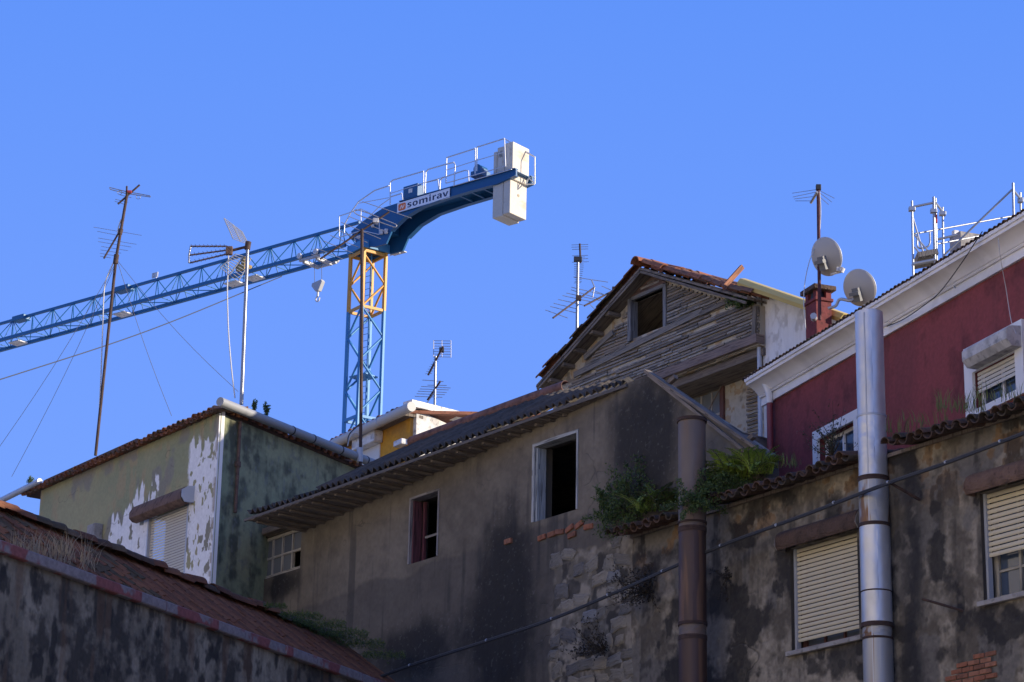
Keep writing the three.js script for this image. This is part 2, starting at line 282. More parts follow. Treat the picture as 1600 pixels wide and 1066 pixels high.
// ---------------------------------------------------------------- the grey house: long rendered wall, corrugated roof, open windows
const G = new Front(903, 672, 39.6, -36.5);
{
  const o = thing('grey_house', 'long derelict grey rendered house with open black windows under a corrugated roof', 'house', G);
  const xl = G.x(384, 860), xr = G.x(1186, 706), eaveL = G.pt(385, 808, 1.25), eaveR = G.pt(972, 600, 0.04), top = G.y(1011, 588), peak = G.x(1011, 588);
  const W1 = { x0: G.x(640, 830), x1: G.x(685, 820), y0: G.y(660, 876), y1: G.y(664, 772) };
  const W2 = { x0: G.x(833, 755), x1: G.x(903, 735), y0: G.y(868, 806), y1: G.y(868, 684) };
  const W3 = { x0: G.x(404, 870), x1: G.x(470, 855), y0: G.y(436, 898), y1: G.y(437, 834) };
  const d1 = G.pt(790, 950), d2 = G.pt(1010, 690), sp = G.pt(925, 940), led = G.pt(650, 890), d3 = G.pt(640, 1020), d4 = G.pt(440, 915), d5 = G.pt(880, 720);
  const inPatch = (u, v) => sst(-0.05, 0.05, (u - G.x(862, 930) + 0.25 * (fbm(u * 3, v * 3, 4, 83) - 0.5))) * sst(0.06, -0.06, v - (G.y(900, 855) + 0.5 * (fbm(u * 2.2, v * 2.2, 4, 89) - 0.5)));
  const maps = paint(xl, 6, xr, top, 1408, 704, (u, v) => {
    const n1 = fbm(u * 0.9, v * 0.9, 5, 101), n2 = fbm(u * 4.5, v * 4.5, 4, 103), n3 = fbm(u * 18, v * 18, 3, 107), st = fbm(u * 4, v * 0.5, 5, 109);
    let c = mixc([0.118, 0.1, 0.075], [0.18, 0.154, 0.116], sst(0.3, 0.7, 0.6 * n1 + 0.4 * n2)), h = 0.5 + 0.25 * n2 + 0.1 * n3 + 0.3 * (n1 - 0.5);
    const trowel = fbm(u * 1.5 + n1 * 2, v * 5 + u * 2, 3, 113); c = mul(c, 0.86 + 0.28 * trowel); h += 0.15 * trowel;
    const below = sst(0.05, -0.05, v - (led.y + (u - led.x) * 0.02 + 0.35 * (fbm(u * 1.2, 3, 4, 127) - 0.5)));   // older, darker coat below the ledge
    c = mixc(c, [0.07, 0.062, 0.055], below * 0.6); h -= 0.1 * below;
    const m = (p, rx, ry) => Math.exp(-Math.pow((u - p.x) / rx, 2) - Math.pow((v - p.y) / ry, 2));
    let k = sst(0.28, 0.66, 0.62 * clamp(1.2 * m(d1, 0.95, 1.9) + 1.1 * m(d2, 1.0, 1.35) + 1.0 * m(d3, 1.5, 0.6) + 0.9 * m(d4, 0.8, 0.35) + 0.45 * m(d5, 0.25, 0.7)) + 0.5 * (0.5 * st + 0.5 * n2) - 0.08);
    c = mixc(c, [0.014, 0.013, 0.012], 0.92 * k);                                                        // black damp
    const run = sst(0.5, 0.72, fbm(u * 7, v * 0.35, 4, 133)) * sst(0.35, 0.6, fbm(u * 1.1, v * 0.9, 3, 134)); c = mixc(c, [0.03, 0.029, 0.029], 0.6 * run);   // run-off streaks
    const sp1 = 0.22 * sst(0.74, 0.8, fbm(u * 22, v * 22, 2, 131)) * sst(0.2, 0.6, k + m(d3, 1.6, 0.7)); c = mixc(c, [0.26, 0.25, 0.24], sp1 * 0.6);   // flakes of lime
    const p = inPatch(u, v);                                                                           // render gone, rubble and mortar
    if (p > 0) { let s = mixc([0.13, 0.113, 0.086], [0.29, 0.255, 0.198], sst(0.35, 0.65, n2)); s = mixc(s, [0.03, 0.027, 0.024], 0.8 * sst(0.56, 0.66, fbm(u * 3.2, v * 3.2, 4, 137))); c = mixc(c, s, p); h = lerp(h, 0.1 + 0.5 * n2 + 0.2 * n3, p); }
    const cr = 1 - sst(0, 0.008, Math.abs(fbm(u * 1.3 + 9, v * 1.3, 4, 139) - 0.52)); c = mixc(c, [0.05, 0.045, 0.04], 0.5 * cr * sst(0.5, 0.62, n1)); h -= 0.2 * cr * sst(0.5, 0.62, n1);
    return [...mul(c, 0.85 + 0.3 * n3), h];
  });
  part(o, 'wall', slab([[xl, 0], [xr, 0], [xr, G.y(1186, 706)], [peak, top], [xl, top]], [rect(W1.x0, W1.x1, W1.y0, W1.y1), rect(W2.x0, W2.x1, W2.y0, W2.y1), rect(W3.x0, W3.x1, W3.y0, W3.y1)], 0.4), painted(maps, 0.045));
  const lowY = G.y(1186, 706), D = 4.4;
  const xs0 = G.x(925, 640);
  shell(o, xl, xs0, top - 0.05, D, M.concreteDark, [3, 6, 9.2]);
  part(o, 'ceiling', box(xl, xs0, top - 0.045, top - 0.01, -D - 0.25, -0.41), M.room);
  part(o, 'lean_to_roof', box(xs0 + 0.01, xr, lowY - 0.5, lowY - 0.42, -2.2, -0.41), M.darkWood);
  part(o, 'side_wall', box(xr - 0.25, xr, 0, lowY - 0.51, -2.2, -0.41), M.concreteDark);
  // stones and bricks showing in the bare patch
  const ledge = [[793, 846, 0], [846, 840, 0.1], [861, 835, 0.05], [874, 831, -0.1], [889, 826, 0.5], [893, 836, 0.1], [904, 820, 0.55], [919, 823, 0]];
  for (const [px, py, a] of ledge) { const p = G.pt(px, py, 0.02), b = part(o, 'brick', rbox(-0.11, 0.11, -0.045, 0.045, -0.1, 0.012, 0.014), pick(M.brick)); b.position.copy(p); b.rotation.set(rr(-0.1, 0.1), rr(-0.15, 0.15), a * 0.6 + rr(-0.06, 0.06)); }
  const x0p = G.x(866, 930), x1p = G.x(992, 930), y1p = G.y(900, 868);
  for (let y = y1p; y > y1p - 2.6; y -= 0.26) for (let x = x0p + rr(0, 0.2); x < x1p; x += rr(0.26, 0.48)) {
    if (rnd() < 0.3 || inPatch(x, y) < 0.9) continue;
    const w = rr(0.12, 0.24), h = rr(0.08, 0.14), g = new THREE.DodecahedronGeometry(1, 2), q = g.attributes.position, s0 = rr(0, 90);
    for (let i = 0; i < q.count; i++) { const k = 0.62 + 0.8 * fbm(q.getX(i) * 1.6 + s0, q.getY(i) * 1.6 + q.getZ(i), 3, 5); q.setXYZ(i, Math.sign(q.getX(i)) * Math.pow(Math.abs(q.getX(i)), 0.55) * k * w, Math.sign(q.getY(i)) * Math.pow(Math.abs(q.getY(i)), 0.55) * k * h, q.getZ(i) * k * 0.04); }
    g.computeVertexNormals(); const m = part(o, 'stone', g, pick(M.stone)); m.position.set(x, y + rr(-0.04, 0.04), -0.016); m.rotation.z = rr(-0.25, 0.25);
  }
  // window surrounds
  const frame = (w, t, m, z0 = -0.2, z1 = 0.02) => part(o, 'window_frame', merge([box(w.x0 - 0.012, w.x0 + t, w.y0 + 0.002, w.y1 - t, z0, z1), box(w.x1 - t * 0.5, w.x1 + 0.012, w.y0 + 0.002, w.y1 - t, z0, z1), box(w.x0 - 0.012, w.x1 + 0.012, w.y1 - t + 0.002, w.y1 + 0.012, z0, z1)]), m);
  frame(W2, 0.045, wm([0.42, 0.43, 0.42]));
  part(o, 'casement', box(W2.x0 + 0.05, W2.x0 + 0.09, W2.y0 + 0.01, W2.y1 - 0.06, -0.2, -0.02), wm([0.38, 0.42, 0.44]), 'pale blue casement folded back in the opening');
  frame(W1, 0.03, wm([0.30, 0.28, 0.27]));
  const c1 = part(o, 'casement', box(W1.x0 + 0.04, W1.x0 + 0.08, W1.y0 + 0.01, W1.y1 - 0.05, -0.2, -0.03), wm([0.13, 0.045, 0.058]), 'dark red casement folded back in the opening');
  part(c1, 'stile', box(W1.x0 + 0.09, W1.x0 + 0.15, W1.y0 + 0.01, W1.y1 - 0.05, -0.26, -0.21), wm([0.15, 0.045, 0.06]));
  part(c1, 'rail', box(W1.x0 + 0.151, W1.x1 - 0.03, lerp(W1.y0, W1.y1, 0.4), lerp(W1.y0, W1.y1, 0.4) + 0.04, -0.26, -0.23), wm([0.3, 0.28, 0.26]));
  { // window of eight panes
    const w = W3, fr = wm([0.50, 0.46, 0.38]), bars = [box(w.x0 + 0.002, w.x0 + 0.06, w.y0 + 0.002, w.y1 - 0.002, -0.12, -0.04), box(w.x1 - 0.06, w.x1 - 0.002, w.y0 + 0.002, w.y1 - 0.002, -0.12, -0.04), box(w.x0 + 0.061, w.x1 - 0.061, w.y0 + 0.002, w.y0 + 0.06, -0.12, -0.04), box(w.x0 + 0.061, w.x1 - 0.061, w.y1 - 0.06, w.y1 - 0.002, -0.12, -0.04)];
    const xs = [0.06, 0.28, 0.51, 0.745, 0.95].map((t) => lerp(w.x0, w.x1, t)), ym = lerp(w.y0, w.y1, 0.49);
    for (let i = 1; i < 4; i++) bars.push(box(xs[i] - 0.022, xs[i] + 0.022, w.y0 + 0.061, w.y1 - 0.061, -0.11, -0.05));
    bars.push(box(w.x0 + 0.062, w.x1 - 0.062, ym - 0.02, ym + 0.02, -0.108, -0.052));
    const f = part(o, 'window_frame', merge(bars), fr, 'peeling cream window frame of eight panes');
    for (let i = 0; i < 4; i++) for (let j = 0; j < 2; j++) if (i < 3 || j) part(f, 'pane', box(xs[i] + 0.02, xs[i + 1] - 0.02, j ? ym + 0.02 : w.y0 + 0.05, j ? w.y1 - 0.05 : ym - 0.02, -0.083, -0.079), pick([mat([0.16, 0.17, 0.18], { roughness: 0.25 }), mat([0.12, 0.13, 0.145], { roughness: 0.2 })]));
    part(o, 'window_post', box(xl - 0.05, w.x0 - 0.03, w.y0 - 0.1, w.y1 + 0.1, 0.003, 0.05), wm([0.33, 0.34, 0.35]));
    part(o, 'lintel', rbox(xl - 0.2, w.x1 + 0.3, w.y1 + 0.03, w.y1 + 0.16, 0.003, 0.14, 0.02), M.darkWood);
  }
  // corrugated roof on rafters
  const ga = G.pt(643, 694, -1.15), gb = G.pt(884, 611, -1.15), backY = (ga.y + gb.y) / 2 - 0.03, n = 15;
  for (let i = 0; i < n; i++) {
    const t0 = i / n, t1 = (i + 1) / n, a = eaveL.clone().lerp(eaveR, t0), b = eaveL.clone().lerp(eaveR, t1), w = b.x - a.x, pts = [];
    for (let k = 0; k <= 30; k++) pts.push([(k / 30) * (w + 0.06), 0.042 * Math.cos((k / 30) * Math.PI * 9)]);
    const z = (a.z + b.z) / 2, y = (a.y + b.y) / 2, full = z + 1.15, dz = full * (b.x < gb.x ? 1 : clamp(1 - (b.x - gb.x) / (eaveR.x - gb.x) * 0.92, 0.1)), flat = Math.tan(R(14.2)) * dz, dy = lerp(flat, (backY - y) * dz / full, sst(ga.x - 1.2, ga.x + 0.3, a.x)), p = Math.atan2(dy, dz);
    const m = part(o, 'roof_sheet', profile(pts, Math.hypot(dz, dy), 0.012).translate(0, 0, -Math.hypot(dz, dy)), pick(M.sheet));
    m.position.set(a.x, y + 0.06 + rr(-0.015, 0.015), z + rr(-0.04, 0.05)); m.rotation.set(p, -Math.atan2(b.z - a.z, w), rr(-0.01, 0.01), 'YXZ');
    const za = Math.max(0.05, a.z), zb = Math.max(0.05, b.z);
    for (const k of [0, 1, 2]) { const f = (k + 0.5) / 3, x = lerp(a.x, b.x, f), zz = lerp(za, zb, f), yy = lerp(a.y, b.y, f); part(o, 'soffit_board', box(x - w / 6 + 0.004, x + w / 6 - 0.004, yy - 0.075, yy - 0.055 + rr(0, 0.012), -0.02, zz - 0.03), pick([M.oldWood, M.darkWood])); }
    for (const f of [0.15, 0.65]) { const c = a.clone().lerp(b, f); if (c.z > 0.2) part(o, 'rafter', box(c.x - 0.03, c.x + 0.03, c.y - 0.115, c.y - 0.077, 0.002, c.z - 0.16), M.oldWood); }
  }
  part(o, 'eave_board', beam(eaveL.clone().add(V(-0.1, -0.045, -0.02)), eaveR.clone().add(V(0.1, -0.045, -0.02)), 0.035, 0.05), wm([0.13, 0.115, 0.1]));
  part(o, 'rusty_gutter', alongX(profile(arc(0.1, -2.2, 2.2, 8), gb.x - ga.x, 0.012)).translate(ga.x, (ga.y + gb.y) / 2 + 0.06, -1.15), gm([0.20, 0.10, 0.075]));
  // timber edge on the falling top of the wall
  const v0 = G.pt(1006, 582, 0.05), v1 = G.pt(1184, 706, 0.05);
  part(o, 'verge_board', beam(V(v0.x, v0.y + 0.03, -0.02), V(v1.x, v1.y + 0.03, -0.02), 0.14, 0.05), M.oldWood);
  part(o, 'verge_batten', beam(V(v0.x + 0.1, v0.y - 0.06, 0.03), V(v1.x - 0.2, v1.y + 0.0, 0.03), 0.05, 0.05), M.oldWood);
  for (const [px, py] of [[1046, 598], [1168, 690]]) { const p = G.pt(px, py, -0.1); part(o, 'beam_stub', beam(p.clone().add(V(-0.16, -0.05, 0)), p.clone().add(V(0.16, 0.06, 0)), 0.08, 0.07), M.darkWood); }
}

// ---------------------------------------------------------------- the foreground house: blackened wall, painted coping, mossy tile roof
const FG = new Front(0, 845, 30, 25.2);
{
  const o = thing('low_roofed_house', 'house with blackened wall, red-flaked concrete coping and mossy brown tile roof', 'house', FG);
  const xl = -5, xr = FG.x(640, 1080), top = FG.y(0, 866), cop = FG.y(0, 842, 0.1), ridge = FG.pt(0, 787, -2.48);
  const maps = paint(-1, 5, xr, top, 1024, 400, (u, v) => {
    const n1 = fbm(u * 1.2, v * 1.0, 5, 151), n2 = fbm(u * 7, v * 7, 4, 157), n3 = fbm(u * 24, v * 24, 3, 163), st = fbm(u * 3.5, v * 0.55, 5, 167), st2 = fbm(u * 9, v * 1.3, 4, 173);
    let c = mixc([0.16, 0.142, 0.105], [0.33, 0.295, 0.22], sst(0.35, 0.65, n1 * 0.4 + st2 * 0.35 + n2 * 0.25)), h = 0.5 + 0.3 * n2 + 0.2 * n3;
    const k = sst(0.39, 0.6, 0.4 * st + 0.4 * n2 + 0.2 * st2 + 0.04 * Math.sin(u * 0.8)); c = mixc(c, [0.02, 0.019, 0.018], 0.88 * k);
    c = mixc(c, [0.02, 0.02, 0.02], 0.85 * sst(0.6, 0.72, fbm(u * 4, v * 2.2, 5, 179)));
    c = mixc(c, [0.14, 0.085, 0.05], 0.5 * sst(0.6, 0.7, fbm(u * 4.5 + 5, v * 0.6, 4, 181)));
    return [...mul(c, 0.8 + 0.4 * n3), h];
  });
  part(o, 'wall', slab([[xl, 0], [xr, 0], [xr, top], [xl, top]], [], 0.35), painted(maps, 0.03));
  shell(o, xl, xr, top - 0.2, 5, M.concreteDark, [3, 6]);
  const cm = paint(0, 0, 4, 0.5, 1024, 128, (u, v) => { const n = fbm(u * 3, v * 3, 4, 191), f = fbm(u * 25, v * 25, 3, 193); const r = sst(0.5, 0.6, n); return [...mul(mixc([0.225, 0.2, 0.205], [0.23, 0.05, 0.045], r * 0.8), 0.7 + 0.6 * f), 0.4 + 0.3 * f + 0.1 * r]; }, true);
  const copM = painted(cm, 0.006);
  const joints = [xl, FG.x(-60, 820), FG.x(253, 935), FG.x(440, 1010), FG.x(560, 1052), xr];
  for (let i = 0; i < joints.length - 1; i++) { const s = part(o, 'coping_slab', rbox(0, joints[i + 1] - joints[i] - 0.012, 0, cop - top, -0.38, 0.09, 0.025), copM); s.position.set(joints[i], top + 0.003, rr(-0.012, 0.012)); s.rotation.x = rr(-0.02, 0.02); }
  // roof: rows of small tiles up to the ridge
  const y0 = cop - 0.1, run = 2.06, rise = ridge.y - 0.12 - y0, pitch = Math.atan2(rise, run), len = Math.hypot(run, rise), rows = 11, tw = 0.2;
  const pts = Array.from({ length: 7 }, (_, i) => [(i / 6) * tw, 0.018 * Math.cos((i / 6) * 2 * Math.PI) + 0.006 * Math.cos((i / 6) * 6 * Math.PI)]);
  const tg = profile(pts, 0.32, 0.016), rest = [], seen0 = FG.x(0, 830) - 0.3, seen1 = FG.x(560, 1040);
  let count = 0;
  for (let r = 0; r < rows; r++) for (let x = xl; x < xr + 2; x += tw) {
    const s = (r / rows) * len, y = y0 + Math.sin(pitch) * (s + 0.31) + 0.03, z = -0.68 - Math.cos(pitch) * s;
    if (x > seen0 && x < seen1 && r % 1 === 0 && (x - seen0) / (seen1 - seen0) < 0.62 && count < 300) { const m = part(o, 'roof_tile', tg, pick(M.mossClay)); m.position.set(x, y + rr(-0.008, 0.012), z); m.rotation.set(pitch - 0.04 + rr(-0.03, 0.03), rr(-0.03, 0.03), rr(-0.04, 0.04)); count++; }
    else rest.push([tg, x, y + rr(-0.008, 0.012), z, rr(-0.04, 0.03), rr(-0.03, 0.03)]);
  }
  for (let k = 0; k < 3; k++) stuff(part(o, 'roof_tiles', merge(rest.filter((_, i) => i % 3 === k).map(([g, x, y, z, a, b]) => g.clone().rotateZ(b).rotateX(pitch + a).translate(x, y, z))), M.mossClay[k + (k > 1 ? 1 : 0)]));
  part(o, 'roof_deck', slab([[-0.36, y0 - 0.06], [-0.36, y0 - 0.01], [-0.42 - run, ridge.y - 0.15], [-5, y0 + 0.2], [-5, y0]], [], xr + 2 - xl).rotateY(-Math.PI / 2).translate(xl, 0, 0), M.darkWood);
  const rg = profile(arc(0.13, -1.5, 1.5, 8), 0.44, 0.02, 0.9);
  for (let x = xl; x < xr + 1.8; x += 0.38) { const m = part(o, 'ridge_tile', rg, pick(M.mossClay)); m.position.set(x, ridge.y - 0.14 + rr(-0.02, 0.03), ridge.z + 0.1); m.rotation.set(rr(-0.08, 0.08), Math.PI / 2, 0, 'YXZ'); }
}

// ---------------------------------------------------------------- the green house: flaking paint, rusty shutter hood, tiled eave, grey gutter
const N = new Front(345, 625, 46, -35.8), N2 = new Front(346, 640, 46.03, 31.2);
{
  const o = thing('green_house', 'green rendered corner house with flaking white paint, a roller shutter and grey gutter', 'house', N);
  const xl = N.x(62, 790), xr = -0.02, top = N.y(345, 640);
  const S = { x0: N.x(229, 850), x1: N.x(291, 850), y0: N.y(260, 960), y1: N.y(258, 800) };
  const wr = { x0: N.x(291, 800), x1: N.x(345, 800), y1: N.y(318, 690) }, wl = { x0: N.x(168, 850), x1: N.x(236, 850), y1: N.y(215, 775) };
  const maps = paint(xl, 9, xr, top, 896, 560, (u, v) => {
    const n1 = fbm(u * 0.9, v * 0.9, 5, 201), n2 = fbm(u * 5, v * 5, 4, 203), n3 = fbm(u * 20, v * 20, 3, 207), st = fbm(u * 6, v * 0.8, 4, 211);
    let c = mixc([0.27, 0.275, 0.15], [0.335, 0.31, 0.165], sst(0.35, 0.65, n1)), h = 0.6 + 0.1 * n2 + 0.06 * n3;
    c = mixc(c, [0.38, 0.28, 0.15], 0.6 * sst(0.54, 0.68, st * 0.6 + n2 * 0.4));
    c = mixc(c, [0.22, 0.205, 0.165], 0.8 * sst(0.52, 0.62, fbm(u * 1.4, v * 1.4, 4, 213) + 0.12 * sst(top - 2.4, top - 3.2, v)));
    const jag = 0.55 * (fbm(u * 5, v * 1.2, 5, 217) - 0.5) * 2, jx = 0.2 * (n2 - 0.5);
    const a = sst(0.05, -0.05, Math.max(wr.x0 - u + jx, v - wr.y1 - jag)), b = sst(0.05, -0.05, Math.max(Math.abs(u - (wl.x0 + wl.x1) / 2 + jx * 2) - (wl.x1 - wl.x0) / 2 - 0.12, v - wl.y1 - jag * 1.3 + 0.25 * Math.abs(u - wl.x1)));
    const chip = sst(0.62, 0.66, fbm(u * 8, v * 5, 4, 219)), w = Math.max(a, b) * (1 - chip);
    c = mixc(c, [0.78, 0.77, 0.75], w); h += 0.12 * w;
    const edge = sst(0.16, 0.0, Math.abs(u - xr)); c = mixc(c, [0.36, 0.31, 0.25], edge * sst(0.4, 0.5, n2));
    const cr = 1 - sst(0, 0.01, Math.abs(fbm(u * 0.8 + 4, v * 1.2, 4, 223) - 0.5)); c = mixc(c, [0.06, 0.05, 0.045], 0.4 * cr * sst(0.5, 0.6, n2));
    return [...mul(c, 0.88 + 0.24 * n3), h];
  });
  part(o, 'wall', slab([[xl, 0], [xr, 0], [xr, top], [xl, top]], [rect(S.x0, S.x1, S.y0, S.y1)], 0.12), painted(maps, 0.02));
  part(o, 'inner_wall', box(S.x0 - 0.2, S.x1 + 0.2, S.y0 - 0.2, S.y1 + 0.2, -0.6, -0.5), M.concreteDark);
  shutter(o, S.x0 + 0.03, S.x1 - 0.03, S.y0, S.y1, -0.06, 0.055, mat([0.58, 0.54, 0.45], { roughness: 0.6 }));
  for (const x of [S.x0 + 0.015, S.x1 - 0.015]) part(o, 'guide_rail', box(x - 0.02, x + 0.02, S.y0, S.y1 - 0.01, -0.13, 0.01), M.zinc);
  const h0 = N.x(211, 798, 0.15), h1 = N.x(291, 775, 0.15);
  const hood = part(o, 'shutter_hood', alongX(profile([[0.28, 0.0], [0.30, 0.08], [0.26, 0.2], [0.14, 0.27], [0.03, 0.27], [-0.03, 0.2], [-0.04, 0.1]], h1 - h0, 0.014)).translate(h0, S.y1 - 0.02, 0), M.rust);
  part(hood, 'end_cap', slab([[0, -0.02], [0.2, -0.03], [0.27, 0.06], [0.27, 0.2], [0.14, 0.29], [0, 0.31]], [], 0.02).rotateY(-Math.PI / 2).translate(h1 + 0.021, S.y1 - 0.02, 0), M.zinc);
  const mb = N.pt(156, 830, 0.0);
  part(o, 'meter_box', rbox(mb.x - 0.2, mb.x + 0.14, mb.y - 0.4, mb.y + 0.12, 0.003, 0.2, 0.02), M.cement);
  // right-hand wall, round the corner
  const o2 = new THREE.Group(); o2.name = 'side_front'; o.add(o2); o2.position.copy(N.local(N2.o)); o2.rotation.y = N2.turn - N.turn;
  const sw = 9, m2 = paint(0, 8, 6, top, 640, 640, (u, v) => {
    const n1 = fbm(u * 1.1, v * 1.1, 5, 231), n2 = fbm(u * 5, v * 5, 4, 233), n3 = fbm(u * 20, v * 20, 3, 237), st = fbm(u * 5, v * 0.8, 4, 239);
    let c = mixc([0.28, 0.31, 0.18], [0.34, 0.34, 0.19], sst(0.35, 0.65, n1));
    c = mixc(c, [0.03, 0.032, 0.03], 0.75 * sst(0.46, 0.76, 0.5 * st + 0.5 * n2 + 0.14 * Math.exp(-Math.pow((u - 0.5) / 0.6, 2))));
    c = mixc(c, [0.2, 0.21, 0.19], 0.4 * sst(0.66, 0.76, fbm(u * 9, v * 7, 3, 241)));
    return [...mul(c, 0.85 + 0.3 * n3), 0.5 + 0.3 * n2];
  });
  part(o2, 'wall', slab([[0.0, 0], [sw, 0], [sw, top - 0.02], [0.0, top - 0.02]], [], 0.06), painted(m2, 0.02));
  const dp = N2.pt(373, 700, 0.06);
  part(o2, 'down_pipe', bar(V(dp.x, top - 1.9, 0.06), V(dp.x, top - 0.1, 0.06), 0.035), M.rust);
  part(o2, 'pipe_collar', bar(V(dp.x, top - 1.0, 0.06), V(dp.x, top - 0.9, 0.06), 0.06), M.rust);
  const ca = N2.pt(350, 628, 0.28), cb = N2.pt(598, 728, 0.28);
  const gut = part(o2, 'gutter', bar(V(ca.x - 0.05, ca.y, 0.22), V(cb.x, cb.y, 0.22), 0.088, 0.088, 16), M.pvc);
  for (const t of [0.42, 0.55, 0.73, 0.9]) part(gut, 'gutter_clip', bar(V(lerp(ca.x, cb.x, t) - 0.015, lerp(ca.y, cb.y, t), 0.22), V(lerp(ca.x, cb.x, t) + 0.015, lerp(ca.y, cb.y, t), 0.22), 0.095, 0.095, 16), M.black);
  // tiled roof: a row of tiles along the two eaves, the slopes behind
  const pitch = R(15);
  for (let x = xl - 0.6, i = 0; x < 0.1; x += 0.1, i++) for (let r = 0; r < 2; r++) { const m = tile(o, 'roof_tile', i % 2 ? panGeo : tileGeo, M.clay, x, top + 0.04 + (i % 2 ? 0.035 : 0) + r * 0.09, -0.2 - r * 0.34, pitch); m.scale.set(0.85, 0.85, 1); }
  for (let x = 0.15, i = 0; x < 6; x += 0.22, i++) { const m = tile(o2, 'roof_tile', tileGeo, M.clay, x, top + 0.06 + rr(0, 0.05), -0.3, pitch); m.scale.set(1.1, rr(0.9, 1.2), 1); }
  part(o, 'roof', slab([[xl - 0.7, 0], [0.0, 0], [-3.3, 8], [xl - 0.7, 8]], [], 0.08).rotateX(-Math.PI / 2 + 0).translate(0, top + 0.02, 0), M.darkClay[0]);
  const lg = part(o, 'eave_gutter', bar(N.pt(0, 783, 0.22), N.pt(62, 752, 0.22), 0.065, 0.065, 12), M.zinc);
  const rb0 = N.pt(70, 755, 0.12), rb1 = N.pt(215, 690, 0.12);
  part(o, 'eave_board', beam(rb0, rb1, 0.05, 0.12), M.rustDark);
  // the recess at the far end
  part(o, 'recess_wall', box(xl - 5, xl - 0.003, 0, top - 0.25, -0.95, -0.6), gm([0.26, 0.20, 0.15]));
  part(o, 'brace', beam(V(xl - 0.75, top - 0.55, -0.3), V(xl - 0.05, top - 1.05, 0.0), 0.07, 0.09), M.darkWood);
}

